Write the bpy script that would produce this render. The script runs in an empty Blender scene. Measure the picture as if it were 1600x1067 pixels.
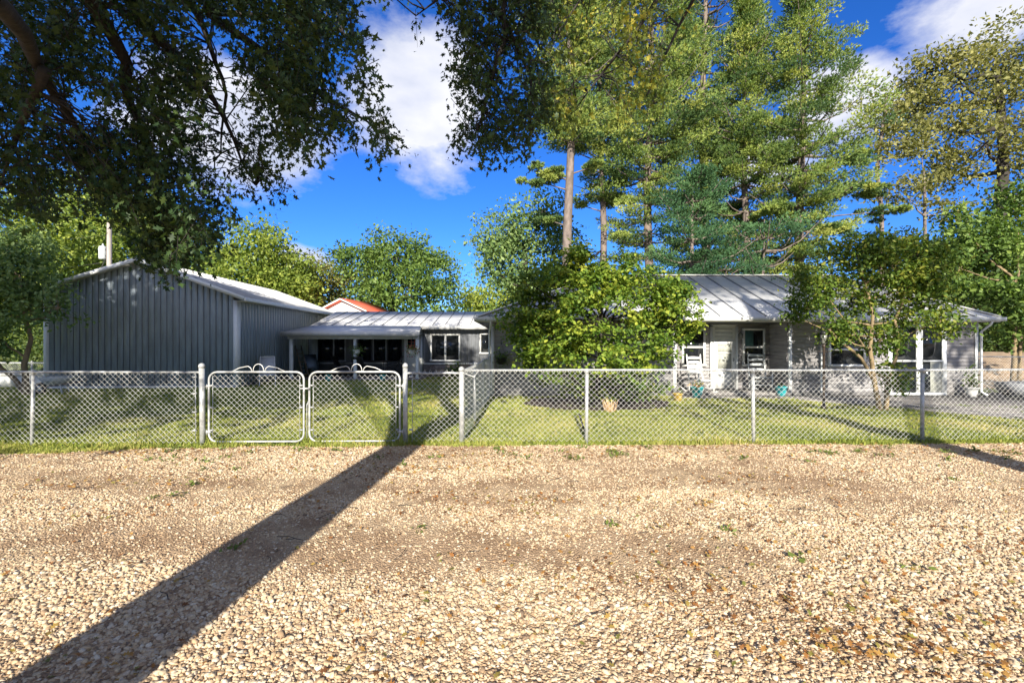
import bpy, bmesh, math, random
import numpy as np
from mathutils import Vector, Matrix, noise
S = bpy.context.scene
COL = S.collection
rad = math.radians
# ------------------------------------------------------------ camera, sky, sun, exposure
cam = bpy.data.objects.new('camera', bpy.data.cameras.new('camera')); COL.objects.link(cam)
cam.location = (0, 0, 1.7); cam.rotation_euler = (rad(90), 0, 0)
cam.data.lens = 16; cam.data.sensor_width = 36; cam.data.clip_end = 3000; cam.data.clip_start = 0.05
S.camera = cam
F = 711.0
SUN_EL, SUN_DX = 24.0, 0.06
W = bpy.data.worlds.new('World'); S.world = W; W.use_nodes = True
nt = W.node_tree; nt.nodes.clear()
out = nt.nodes.new('ShaderNodeOutputWorld'); bg = nt.nodes.new('ShaderNodeBackground')
sky = nt.nodes.new('ShaderNodeTexSky'); sky.sky_type = 'NISHITA'; sky.sun_disc = False
sky.sun_elevation = rad(SUN_EL); sky.sun_rotation = rad(180 - math.degrees(math.atan(SUN_DX)))
sky.air_density = 1.0; sky.dust_density = 0.2; sky.ozone_density = 4.0; sky.altitude = 300
hs = nt.nodes.new('ShaderNodeHueSaturation'); hs.inputs['Saturation'].default_value = 1.22; hs.inputs['Value'].default_value = 0.95
nt.links.new(sky.outputs[0], hs.inputs['Color'])
hm = nt.nodes.new('ShaderNodeMix'); hm.data_type = 'RGBA'; hm.blend_type = 'MULTIPLY'; hm.inputs[0].default_value = 1; hm.inputs[7].default_value = (0.47, 0.68, 1.1, 1); nt.links.new(hs.outputs[0], hm.inputs[6])
tc = nt.nodes.new('ShaderNodeTexCoord')
mp = nt.nodes.new('ShaderNodeMapping'); mp.inputs['Scale'].default_value = (1, 1, 1.9); mp.inputs['Location'].default_value = (0.0, 0, 0)
nt.links.new(tc.outputs['Generated'], mp.inputs['Vector'])
n1 = nt.nodes.new('ShaderNodeTexNoise'); n1.inputs['Scale'].default_value = 3.2; n1.inputs['Detail'].default_value = 12; n1.inputs['Roughness'].default_value = 0.6
nt.links.new(mp.outputs[0], n1.inputs['Vector'])
def wmath(op, a, b=None, clamp=False):
    n = nt.nodes.new('ShaderNodeMath'); n.operation = op; n.use_clamp = clamp
    for i, v in enumerate((a, b)):
        if v is None: continue
        if isinstance(v, (int, float)): n.inputs[i].default_value = v
        else: nt.links.new(v, n.inputs[i])
    return n.outputs[0]
def wdist(d, width):      # soft lobe of the sky round direction d, where cloud is drawn in
    v = nt.nodes.new('ShaderNodeVectorMath'); v.operation = 'SUBTRACT'; nt.links.new(tc.outputs['Generated'], v.inputs[0]); v.inputs[1].default_value = Vector(d).normalized()
    sc = nt.nodes.new('ShaderNodeVectorMath'); sc.operation = 'MULTIPLY'; nt.links.new(v.outputs[0], sc.inputs[0]); sc.inputs[1].default_value = width
    l = nt.nodes.new('ShaderNodeVectorMath'); l.operation = 'LENGTH'; nt.links.new(sc.outputs[0], l.inputs[0])
    return wmath('SUBTRACT', 1.0, l.outputs['Value'], True)
lobes = [((-150, 711, 400), (4.2, 4.2, 3.0)), ((-420, 711, 330), (3.6, 4, 4.0)), ((520, 711, 370), (7.0, 7, 10)),
         ((830, 711, 560), (4.6, 4.6, 7.5)), ((380, 711, 280), (6, 6, 11)), ((-330, 711, 128), (9, 9, 18)), ((-140, 711, 318), (12, 12, 22)),
         ((0, -1, .5), (1.1, 1.1, 1.1)), ((-1, -.3, .7), (1.3, 1.3, 1.3)), ((1, -.4, .6), (1.2, 1.2, 1.2)), ((0, -.35, 1), (1.1, 1.1, 1.1)), ((0, -1, .1), (1, 1, 1))]  # rear and overhead cloud, out of view, added for white fill light
tot = None
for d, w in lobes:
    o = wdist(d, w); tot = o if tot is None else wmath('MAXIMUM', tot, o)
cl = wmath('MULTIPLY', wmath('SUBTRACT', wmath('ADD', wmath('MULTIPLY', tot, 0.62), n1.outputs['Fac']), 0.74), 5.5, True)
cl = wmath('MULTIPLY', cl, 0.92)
n2 = nt.nodes.new('ShaderNodeTexNoise'); n2.inputs['Scale'].default_value = 5; n2.inputs['Detail'].default_value = 6
nt.links.new(mp.outputs[0], n2.inputs['Vector'])
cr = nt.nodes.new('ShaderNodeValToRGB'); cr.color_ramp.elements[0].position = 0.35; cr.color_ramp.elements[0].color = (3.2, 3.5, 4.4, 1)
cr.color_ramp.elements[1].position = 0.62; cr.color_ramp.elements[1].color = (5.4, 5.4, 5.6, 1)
nt.links.new(n2.outputs['Fac'], cr.inputs[0])
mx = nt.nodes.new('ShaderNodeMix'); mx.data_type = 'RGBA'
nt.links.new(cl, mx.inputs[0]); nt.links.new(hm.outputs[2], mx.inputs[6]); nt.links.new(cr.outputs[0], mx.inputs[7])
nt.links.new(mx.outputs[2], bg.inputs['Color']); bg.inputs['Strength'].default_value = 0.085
nt.links.new(bg.outputs[0], out.inputs['Surface'])
sl = bpy.data.lights.new('sun', 'SUN'); sl.energy = 4.6; sl.angle = rad(0.5); sl.color = (1, 0.93, 0.80)
sun = bpy.data.objects.new('sun', sl); COL.objects.link(sun)
LD = Vector((SUN_DX, 1, -math.tan(rad(SUN_EL)))).normalized()
sun.rotation_euler = LD.to_track_quat('-Z', 'Y').to_euler(); sun.location = (-2, -30, 20)
S.view_settings.view_transform = 'Standard'; S.view_settings.look = 'None'; S.view_settings.gamma = 1
S.view_settings.use_curve_mapping = False
S.view_settings.exposure = 1.22
S.render.engine = 'CYCLES'

# ------------------------------------------------------------ helpers
def tag(o, label=None, cat=None, group=None, kind=None):
    if label: o['label'] = label
    if cat: o['category'] = cat
    if group: o['group'] = group
    if kind: o['kind'] = kind
    return o
def thing(name, label, cat, loc=(0, 0, 0), rotz=0, group=None):
    o = bpy.data.objects.new(name, None); o.empty_display_size = 0.2; COL.objects.link(o)
    o.location = loc; o.rotation_euler = (0, 0, rotz); return tag(o, label, cat, group)
def wpos(o):
    v = Vector((0, 0, 0))
    while o: v += o.location; o = o.parent
    return v
def copy_tree(o, parent=None):
    c = o.copy(); COL.objects.link(c); c.parent = parent
    for ch in [x for x in bpy.data.objects if x.parent == o]: copy_tree(ch, c)
    return c
def X(px, d): return (px - 800) / F * d
def Z(py, d): return 1.7 + (533.5 - py) / F * d
def npmesh(name, V, counts, loops, mat, parent=None, smooth=False, attrs=None, local=False, matidx=None, loc=None):
    V = np.asarray(V, dtype=np.float32).reshape(-1, 3)
    me = bpy.data.meshes.new(name)
    o = bpy.data.objects.new(name, me); COL.objects.link(o)
    if parent is not None:
        o.parent = parent
        if not local: V = V - np.array(wpos(parent), dtype=np.float32)
    elif not local:
        c = loc if loc is not None else ((V[:, 0].min() + V[:, 0].max()) / 2, (V[:, 1].min() + V[:, 1].max()) / 2, V[:, 2].min())
        o.location = [float(x) for x in c]; V = V - np.array(c, dtype=np.float32)
    me.vertices.add(len(V)); me.vertices.foreach_set('co', V.ravel())
    loops = np.asarray(loops, dtype=np.int32); counts = np.asarray(counts, dtype=np.int32)
    me.loops.add(len(loops)); me.loops.foreach_set('vertex_index', loops)
    me.polygons.add(len(counts))
    st = np.zeros(len(counts), dtype=np.int32); st[1:] = np.cumsum(counts)[:-1]
    me.polygons.foreach_set('loop_start', st); me.polygons.foreach_set('loop_total', counts)
    if smooth: me.polygons.foreach_set('use_smooth', np.ones(len(counts), dtype=bool))
    for m in (mat if isinstance(mat, (list, tuple)) else [mat]): me.materials.append(m)
    if matidx is not None: me.polygons.foreach_set('material_index', np.asarray(matidx, dtype=np.int32))
    if attrs:
        for k, a in attrs.items():
            at = me.attributes.new(k, 'FLOAT', 'POINT'); at.data.foreach_set('value', np.asarray(a, dtype=np.float32))
    me.update(calc_edges=True); me.validate()
    return o
class MB:
    def __init__(s): s.v = []; s.f = []
    def add(s, vs, fs):
        b = len(s.v); s.v += [tuple(v) for v in vs]; s.f += [tuple(b + i for i in f) for f in fs]; return s
    def box(s, x0, x1, y0, y1, z0, z1, M=None):
        vs = [Vector((x, y, z)) for z in (z0, z1) for x, y in ((x0, y0), (x1, y0), (x1, y1), (x0, y1))]
        if M is not None: vs = [M @ v for v in vs]
        return s.add(vs, [(0, 3, 2, 1), (4, 5, 6, 7), (0, 1, 5, 4), (1, 2, 6, 5), (2, 3, 7, 6), (3, 0, 4, 7)])
    def bar(s, a, b, w, h=None, up=(0, 0, 1)):      # box beam from a to b
        a = Vector(a); b = Vector(b); h = h or w; d = (b - a).normalized(); u = Vector(up)
        if abs(d.dot(u)) > 0.98: u = Vector((0, 1, 0))
        sx = d.cross(u).normalized(); sz = sx.cross(d)
        vs = [p + sx * i * w / 2 + sz * j * h / 2 for p in (a, b) for i, j in ((-1, -1), (1, -1), (1, 1), (-1, 1))]
        return s.add(vs, [(0, 1, 2, 3), (7, 6, 5, 4), (0, 4, 5, 1), (1, 5, 6, 2), (2, 6, 7, 3), (3, 7, 4, 0)])
    def tube(s, pts, r, n=8, cap=True):
        pts = [Vector(p) for p in pts]; m = len(pts)
        rs = r if isinstance(r, (list, tuple)) else [r] * m
        b = len(s.v); side = None
        for i, p in enumerate(pts):
            t = (pts[min(i + 1, m - 1)] - pts[max(i - 1, 0)]).normalized()
            if side is None:
                side = t.cross(Vector((0, 0, 1)))
                if side.length < 0.1: side = t.cross(Vector((0, 1, 0)))
            side = (side - t * side.dot(t)).normalized(); o = t.cross(side)
            for k in range(n):
                a = 2 * math.pi * k / n; s.v.append(tuple(p + (side * math.cos(a) + o * math.sin(a)) * rs[i]))
        for i in range(m - 1):
            for k in range(n):
                k2 = (k + 1) % n
                s.f.append((b + i * n + k, b + (i + 1) * n + k, b + (i + 1) * n + k2, b + i * n + k2))
        if cap: s.f.append(tuple(b + k for k in range(n))); s.f.append(tuple(b + (m - 1) * n + k for k in reversed(range(n))))
        return s
    def lathe(s, prof, c=(0, 0, 0), n=20):
        b = len(s.v)
        for r, z in prof:
            for k in range(n):
                a = 2 * math.pi * k / n; s.v.append((c[0] + r * math.cos(a), c[1] + r * math.sin(a), c[2] + z))
        for i in range(len(prof) - 1):
            for k in range(n):
                k2 = (k + 1) % n; s.f.append((b + i * n + k, b + i * n + k2, b + (i + 1) * n + k2, b + (i + 1) * n + k))
        s.f.append(tuple(b + k for k in reversed(range(n)))); s.f.append(tuple(b + (len(prof) - 1) * n + k for k in range(n)))
        return s
    def prism(s, poly, y0, y1):      # polygon in xz extruded along y
        n = len(poly)
        vs = [(x, y0, z) for x, z in poly] + [(x, y1, z) for x, z in poly]
        return s.add(vs, [tuple(range(n)), tuple(reversed(range(n, 2 * n)))] + [(i, i + n, (i + 1) % n + n, (i + 1) % n) for i in range(n)])
    def slab(s, poly, t):            # 3D polygon thickened downward by t
        n = len(poly); P = [Vector(p) for p in poly]
        vs = P + [p - Vector((0, 0, t)) for p in P]
        return s.add(vs, [tuple(range(n)), tuple(reversed(range(n, 2 * n)))] + [(i, i + n, (i + 1) % n + n, (i + 1) % n) for i in range(n)])
    def build(s, name, mat, parent=None, smooth=False, local=False, bevel=0, M=None, loc=None):
        v = s.v if M is None else [tuple(M @ Vector(q)) for q in s.v]
        o = npmesh(name, v, [len(f) for f in s.f], [i for f in s.f for i in f], mat, parent, smooth, None, local, None, loc)
        bm = bmesh.new(); bm.from_mesh(o.data); bmesh.ops.recalc_face_normals(bm, faces=bm.faces); bm.to_mesh(o.data); bm.free()
        if bevel:
            md = o.modifiers.new('bevel', 'BEVEL'); md.width = bevel; md.segments = 2; md.limit_method = 'ANGLE'
        return o

# ------------------------------------------------------------ materials
def mat(name, c, rough=0.6, metal=0.0, var=0.12, scale=6.0, bump=0.0, bscale=40.0, c2=None, spec=0.5, stretch=(1, 1, 1), emit=None):
    m = bpy.data.materials.new(name); m.use_nodes = True; t = m.node_tree; N = t.nodes; L = t.links
    b = N['Principled BSDF']; b.inputs['Roughness'].default_value = rough; b.inputs['Metallic'].default_value = metal
    b.inputs['Specular IOR Level'].default_value = spec
    tc = N.new('ShaderNodeTexCoord'); mp = N.new('ShaderNodeMapping'); mp.inputs['Scale'].default_value = stretch; L.new(tc.outputs['Object'], mp.inputs[0])
    n = N.new('ShaderNodeTexNoise'); n.inputs['Scale'].default_value = scale; n.inputs['Detail'].default_value = 7; n.inputs['Roughness'].default_value = 0.62; L.new(mp.outputs[0], n.inputs['Vector'])
    r = N.new('ShaderNodeValToRGB'); L.new(n.outputs['Fac'], r.inputs[0])
    c2 = c2 or tuple(x * (1 - var * 2.2) for x in c)
    r.color_ramp.elements[0].position = 0.32; r.color_ramp.elements[0].color = (*c2, 1)
    r.color_ramp.elements[1].position = 0.66; r.color_ramp.elements[1].color = (*c, 1)
    L.new(r.outputs[0], b.inputs['Base Color'])
    rr = N.new('ShaderNodeMapRange'); rr.inputs['To Min'].default_value = max(0.02, rough - 0.12); rr.inputs['To Max'].default_value = min(1, rough + 0.12)
    L.new(n.outputs['Fac'], rr.inputs[0]); L.new(rr.outputs[0], b.inputs['Roughness'])
    if bump:
        n3 = N.new('ShaderNodeTexNoise'); n3.inputs['Scale'].default_value = bscale; n3.inputs['Detail'].default_value = 5; L.new(mp.outputs[0], n3.inputs['Vector'])
        bp = N.new('ShaderNodeBump'); bp.inputs['Strength'].default_value = bump; bp.inputs['Distance'].default_value = 0.02
        L.new(n3.outputs['Fac'], bp.inputs['Height']); L.new(bp.outputs[0], b.inputs['Normal'])
    if emit: b.inputs['Emission Color'].default_value = (*emit[0], 1); b.inputs['Emission Strength'].default_value = emit[1]
    return m
def leafmat(name, cols, trans=0.3, rough=0.5, spec=0.25):
    m = bpy.data.materials.new(name); m.use_nodes = True; t = m.node_tree; N = t.nodes; L = t.links
    b = N['Principled BSDF']; b.inputs['Roughness'].default_value = rough; b.inputs['Specular IOR Level'].default_value = spec
    a = N.new('ShaderNodeAttribute'); a.attribute_name = 'tint'
    r = N.new('ShaderNodeValToRGB'); L.new(a.outputs['Fac'], r.inputs[0])
    while len(r.color_ramp.elements) < len(cols): r.color_ramp.elements.new(0.5)
    for i, c in enumerate(cols):
        r.color_ramp.elements[i].position = i / (len(cols) - 1); r.color_ramp.elements[i].color = (*c, 1)
    L.new(r.outputs[0], b.inputs['Base Color'])
    tr = N.new('ShaderNodeBsdfTranslucent'); g = N.new('ShaderNodeMix'); g.data_type = 'RGBA'; g.blend_type = 'MULTIPLY'; g.inputs[0].default_value = 1
    L.new(r.outputs[0], g.inputs[6]); g.inputs[7].default_value = (1.25, 1.35, 0.5, 1); L.new(g.outputs[2], tr.inputs[0])
    mx = N.new('ShaderNodeMixShader'); mx.inputs[0].default_value = trans
    L.new(b.outputs[0], mx.inputs[1]); L.new(tr.outputs[0], mx.inputs[2]); L.new(mx.outputs[0], N['Material Output'].inputs[0])
    return m
M = {}
M['slate'] = mat('slate_steel', (0.31, 0.37, 0.43), 0.42, 0, 0.16, 1.4, stretch=(3, 3, .6), spec=0.5)
M['trim'] = mat('white_trim', (0.74, 0.76, 0.76), 0.5, 0, 0.06, 3)
M['galv_roof'] = mat('metal_roof', (0.60, 0.60, 0.60), 0.5, 0.0, 0.10, 1.6, bump=0.03, bscale=9)
M['seam'] = mat('roof_seam', (0.17, 0.18, 0.2), 0.5, 0.3, 0.1, 5)
M['gutter'] = mat('gutter_metal', (0.60, 0.60, 0.57), 0.45, 0.1, 0.1, 4)
M['siding'] = mat('grey_lap_siding', (0.38, 0.365, 0.37), 0.7, 0, 0.17, 2.2, bump=0.08, bscale=30, stretch=(1, 1, 6))
M['board'] = mat('grey_board_siding', (0.19, 0.20, 0.22), 0.7, 0, 0.14, 2.5, bump=0.08)
M['stone'] = mat('stone_veneer', (0.26, 0.22, 0.2), 0.85, 0, 0.3, 7, bump=0.5, bscale=14)
M['galv'] = mat('galvanised_steel', (0.55, 0.56, 0.55), 0.4, 0.3, 0.22, 14)
M['wire'] = mat('galvanised_wire', (0.70, 0.70, 0.67), 0.42, 0.2, 0.08, 8)
M['glass'] = mat('window_glass', (0.012, 0.015, 0.018), 0.06, 0, 0.1, 2, spec=0.5)
M['screen'] = mat('dark_screen', (0.03, 0.032, 0.036), 0.6, 0, 0.2, 30)
M['white'] = mat('white_paint', (0.78, 0.78, 0.76), 0.5, 0, 0.07, 6)
M['chair_grey'] = mat('grey_paint', (0.50, 0.53, 0.55), 0.55, 0, 0.1, 6)
M['door'] = mat('pale_door', (0.60, 0.61, 0.56), 0.5, 0, 0.07, 4)
M['doorgrey'] = mat('grey_green_door', (0.36, 0.41, 0.42), 0.5, 0, 0.07, 4)
M['teal'] = mat('teal_curtain', (0.05, 0.13, 0.13), 0.9, 0, 0.2, 4, stretch=(12, 1, 1))
M['curtain'] = mat('pale_curtain', (0.42, 0.43, 0.38), 0.9, 0, 0.15, 3, stretch=(9, 9, 1))
M['concrete'] = mat('concrete', (0.22, 0.205, 0.195), 0.85, 0, 0.22, 1.5, bump=0.25, bscale=50)
M['black'] = mat('black_metal', (0.025, 0.025, 0.028), 0.45, 0.3, 0.1, 8)
M['brownmetal'] = mat('brown_metal', (0.07, 0.05, 0.04), 0.5, 0.2, 0.15, 8)
M['lampglass'] = mat('lamp_glass', (0.20, 0.20, 0.18), 0.2, 0, 0.1, 8)
M['rubber'] = mat('rubber', (0.02, 0.02, 0.02), 0.8, 0, 0.1, 8)
M['turq'] = mat('turquoise_glaze', (0.02, 0.42, 0.47), 0.3, 0, 0.12, 6)
M['soil'] = mat('soil', (0.06, 0.04, 0.03), 0.95, 0, 0.2, 20, bump=0.4)
M['yellowpot'] = mat('yellow_pot', (0.62, 0.42, 0.08), 0.5, 0, 0.2, 6)
M['wood'] = mat('weathered_wood', (0.25, 0.19, 0.14), 0.8, 0, 0.3, 9, stretch=(1, 1, .3), bump=0.2)
M['redroof'] = mat('red_metal_roof', (0.62, 0.12, 0.07), 0.5, 0.0, 0.1, 1)
M['poly'] = mat('grey_poly', (0.60, 0.62, 0.60), 0.55, 0, 0.15, 5)
M['pole'] = mat('utility_pole_wood', (0.42, 0.37, 0.33), 0.85, 0, 0.2, 5, stretch=(1, 1, .2))
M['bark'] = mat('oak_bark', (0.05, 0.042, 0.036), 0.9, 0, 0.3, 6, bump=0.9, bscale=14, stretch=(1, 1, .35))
M['pinebark'] = mat('pine_bark', (0.22, 0.175, 0.15), 0.9, 0, 0.3, 5, bump=0.8, bscale=9, stretch=(1, 1, .5))
M['tanbark'] = mat('tan_bark', (0.30, 0.22, 0.12), 0.85, 0, 0.3, 6, bump=0.5, bscale=14, stretch=(1, 1, .4))
M['whiteblock'] = mat('white_painted_block', (0.66, 0.66, 0.64), 0.7, 0, 0.08, 3)
M['dirt'] = mat('dry_dirt', (0.42, 0.30, 0.19), 0.95, 0, 0.25, 3, bump=0.4, bscale=20)
# ---- ground materials
def ground_mat(name, cols, scales, bump=0.6, bs=60):
    m = bpy.data.materials.new(name); m.use_nodes = True; t = m.node_tree; N = t.nodes; L = t.links
    b = N['Principled BSDF']; b.inputs['Roughness'].default_value = 0.95; b.inputs['Specular IOR Level'].default_value = 0.15
    tc = N.new('ShaderNodeTexCoord'); prev = None
    for i, (c, sc) in enumerate(zip(cols[1:], scales)):
        n = N.new('ShaderNodeTexNoise'); n.inputs['Scale'].default_value = sc; n.inputs['Detail'].default_value = 6; n.inputs['Roughness'].default_value = 0.6; L.new(tc.outputs['Object'], n.inputs['Vector'])
        r = N.new('ShaderNodeValToRGB'); r.color_ramp.elements[0].position = 0.42; r.color_ramp.elements[1].position = 0.6; L.new(n.outputs['Fac'], r.inputs[0])
        mx = N.new('ShaderNodeMix'); mx.data_type = 'RGBA'; L.new(r.outputs[0], mx.inputs[0])
        if prev is None: mx.inputs[6].default_value = (*cols[0], 1)
        else: L.new(prev, mx.inputs[6])
        mx.inputs[7].default_value = (*c, 1); prev = mx.outputs[2]
    v = N.new('ShaderNodeTexVoronoi'); v.inputs['Scale'].default_value = bs; L.new(tc.outputs['Object'], v.inputs['Vector'])
    mv = N.new('ShaderNodeMix'); mv.data_type = 'RGBA'; mv.blend_type = 'MULTIPLY'; mv.inputs[0].default_value = 0.6
    cv = N.new('ShaderNodeValToRGB'); cv.color_ramp.elements[0].color = (0.55, 0.5, 0.45, 1); cv.color_ramp.elements[1].color = (1.25, 1.2, 1.15, 1)
    L.new(v.outputs['Color'], cv.inputs[0]); L.new(prev, mv.inputs[6]); L.new(cv.outputs[0], mv.inputs[7]); L.new(mv.outputs[2], b.inputs['Base Color'])
    bp = N.new('ShaderNodeBump'); bp.invert = True; bp.inputs['Strength'].default_value = bump; bp.inputs['Distance'].default_value = 0.02; L.new(v.outputs['Distance'], bp.inputs['Height']); L.new(bp.outputs[0], b.inputs['Normal'])
    return m
M['gravel_bed'] = ground_mat('gravel_bed', [(0.46, 0.33, 0.21), (0.55, 0.43, 0.28), (0.34, 0.23, 0.14)], [0.6, 1.7], 0.9, 62)
M['lawn_soil'] = ground_mat('lawn_soil', [(0.18, 0.24, 0.05), (0.28, 0.27, 0.08), (0.13, 0.18, 0.035)], [0.5, 2.2], 0.6, 70)
def stonemat():
    m = bpy.data.materials.new('gravel_stone'); m.use_nodes = True; t = m.node_tree; N = t.nodes; L = t.links
    b = N['Principled BSDF']; b.inputs['Roughness'].default_value = 0.8; b.inputs['Specular IOR Level'].default_value = 0.2
    a = N.new('ShaderNodeAttribute'); a.attribute_type = 'INSTANCER'; a.attribute_name = 'tint'
    r = N.new('ShaderNodeValToRGB'); L.new(a.outputs['Fac'], r.inputs[0])
    cs = [(0.18, 0.13, 0.09), (0.40, 0.27, 0.16), (0.51, 0.375, 0.23), (0.57, 0.455, 0.30), (0.54, 0.43, 0.31), (0.69, 0.61, 0.46)]
    while len(r.color_ramp.elements) < len(cs): r.color_ramp.elements.new(0.5)
    for i, (p, c) in enumerate(zip((0, .12, .35, .6, .85, 1), cs)): r.color_ramp.elements[i].position = p; r.color_ramp.elements[i].color = (*c, 1)
    n = N.new('ShaderNodeTexNoise'); n.inputs['Scale'].default_value = 3; n.inputs['Detail'].default_value = 4
    tc = N.new('ShaderNodeTexCoord'); L.new(tc.outputs['Object'], n.inputs['Vector'])
    mr = N.new('ShaderNodeMapRange'); mr.inputs['To Min'].default_value = 0.7; mr.inputs['To Max'].default_value = 1.2; L.new(n.outputs['Fac'], mr.inputs[0])
    mv = N.new('ShaderNodeVectorMath'); mv.operation = 'SCALE'; L.new(r.outputs[0], mv.inputs[0]); L.new(mr.outputs[0], mv.inputs['Scale'])
    L.new(mv.outputs[0], b.inputs['Base Color']); return m
M['stone_g'] = stonemat()
M['grass'] = leafmat('grass_blades', [(0.16, 0.20, 0.04), (0.27, 0.31, 0.065), (0.39, 0.38, 0.11), (0.54, 0.44, 0.21)], 0.3, 0.7, 0.1)
M['litter'] = leafmat('fallen_leaf', [(0.12, 0.05, 0.02), (0.30, 0.13, 0.04), (0.38, 0.22, 0.06), (0.16, 0.17, 0.04)], 0.1, 0.7, 0.2)
M['weed'] = leafmat('weed_leaf', [(0.10, 0.13, 0.03), (0.17, 0.22, 0.05)], 0.25)
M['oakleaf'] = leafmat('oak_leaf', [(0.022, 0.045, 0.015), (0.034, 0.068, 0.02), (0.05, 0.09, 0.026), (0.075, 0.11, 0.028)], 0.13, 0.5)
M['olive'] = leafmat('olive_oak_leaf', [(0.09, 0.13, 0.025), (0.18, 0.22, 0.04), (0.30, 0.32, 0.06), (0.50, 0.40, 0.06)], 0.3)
M['pine'] = leafmat('pine_needle', [(0.07, 0.13, 0.045), (0.17, 0.25, 0.065), (0.29, 0.36, 0.085), (0.40, 0.43, 0.11)], 0.2, 0.6)
M['bluepine'] = leafmat('blue_pine_needle', [(0.04, 0.10, 0.045), (0.08, 0.17, 0.07), (0.15, 0.26, 0.09)], 0.15, 0.6)
M['yleaf'] = leafmat('yellow_green_leaf', [(0.09, 0.15, 0.03), (0.20, 0.26, 0.045), (0.34, 0.38, 0.07)], 0.3)
M['mleaf'] = leafmat('mid_green_leaf', [(0.05, 0.10, 0.025), (0.11, 0.18, 0.04), (0.20, 0.28, 0.06)], 0.3)
M['bleaf'] = leafmat('blue_green_leaf', [(0.07, 0.13, 0.045), (0.14, 0.22, 0.07), (0.24, 0.32, 0.11)], 0.25)
M['oliveleaf'] = leafmat('dull_olive_leaf', [(0.10, 0.11, 0.03), (0.19, 0.19, 0.06), (0.30, 0.28, 0.09)], 0.28)
M['bush'] = leafmat('shrub_leaf', [(0.04, 0.09, 0.015), (0.10, 0.17, 0.022), (0.19, 0.27, 0.035), (0.34, 0.37, 0.05)], 0.3)
M['treeleaf'] = leafmat('small_tree_leaf', [(0.035, 0.07, 0.015), (0.08, 0.14, 0.02), (0.14, 0.20, 0.03), (0.25, 0.26, 0.04)], 0.3)
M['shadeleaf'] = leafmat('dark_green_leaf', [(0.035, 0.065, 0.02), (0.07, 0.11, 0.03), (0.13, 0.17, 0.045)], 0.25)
M['flower_o'] = leafmat('orange_petal', [(0.7, 0.18, 0.05), (0.75, 0.35, 0.08), (0.15, 0.22, 0.05)], 0.2)
M['flower_r'] = leafmat('red_petal', [(0.35, 0.05, 0.06), (0.45, 0.12, 0.12), (0.12, 0.17, 0.06)], 0.2)
M['drygrass'] = leafmat('dry_stalk', [(0.40, 0.26, 0.14), (0.62, 0.46, 0.28)], 0.2)
# ------------------------------------------------------------ ground
R = np.random.default_rng(7); random.seed(5)
def yf(x): return 7.55 + 0.02 * x
def yg(x): return yf(x) - 0.13 - 0.42 / (1 + math.exp((x + 6.2) * 2.2)) + 0.10 * noise.noise(Vector((x * 0.9, 3.1, 0))) + 0.05 * noise.noise(Vector((x * 4, 8.1, 0)))
tag(npmesh('lawn', [(-400, -400, 0), (400, -400, 0), (400, 500, 0), (-400, 500, 0)], [4], [0, 1, 2, 3], M['lawn_soil'], loc=(0, 0, 0)), kind='structure')
v = []; f = []; xs = [-60 + i * 0.25 for i in range(481)]
for x in xs: v += [(x, -60, 0.006), (x, yg(x) if abs(x) < 30 else yf(x), 0.006)]
for i in range(len(xs) - 1): f += [2 * i, 2 * i + 2, 2 * i + 3, 2 * i + 1]
tag(npmesh('gravel_drive', v, [4] * (len(xs) - 1), f, M['gravel_bed'], loc=(0, 0, 0)), kind='structure')
m = MB(); m.slab([(4.9, 14.19, .03), (4.9, 13.55, .03), (8.2, 13.35, .03), (8.9, 12.55, .03), (9.9, 11.75, .03), (10.9, 9.8, .03), (12.6, 8.7, .03), (16, 8.3, .03), (34, 8.6, .03), (34, 15, .03), (15.2, 15, .03), (15.2, 14.19, .03)][::-1], 0.08)
tag(m.build('driveway', M['concrete'], loc=(0, 0, 0)), kind='structure')
m = MB(); m.box(-9.9, -4.05, 19.95, 22.5, -0.05, 0.07); tag(m.build('patio_slab', M['concrete']), kind='structure')
v = []; f = []; nx, ny = 40, 26
for j in range(ny):
    for i in range(nx):
        x = 16.6 + i * 0.5; y = 16.2 + j * 0.6
        h = 1.15 * min(1, max(0, i / 5)) * math.sin(min(1, j / 7) * math.pi / 2) + 0.15 * noise.noise(Vector((x, y, 0)))
        v.append((x, y, max(-0.05, h) if i and j else -0.05))
f = [q for j in range(ny - 1) for i in range(nx - 1) for q in (j * nx + i, j * nx + i + 1, (j + 1) * nx + i + 1, (j + 1) * nx + i)]
tag(npmesh('dirt_bank', v, [4] * ((nx - 1) * (ny - 1)), f, M['dirt'], smooth=True, loc=(0, 0, 0)), kind='structure')

v = [(2.35 + 2.0 * (1 + .06 * math.sin(i * 1.7)) * math.cos(i * .2094), 12.6 + 1.45 * (1 + .06 * math.sin(i * 2.3)) * math.sin(i * .2094), .012) for i in range(30)]
tag(npmesh('shrub_shade_bed', [(a * .0 + a, b, c) for a, b, c in v], [30], range(30), M['soil'], loc=(0, 0, 0)), kind='structure')  # dark ground sheet painting in the shade beneath the shrub
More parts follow.
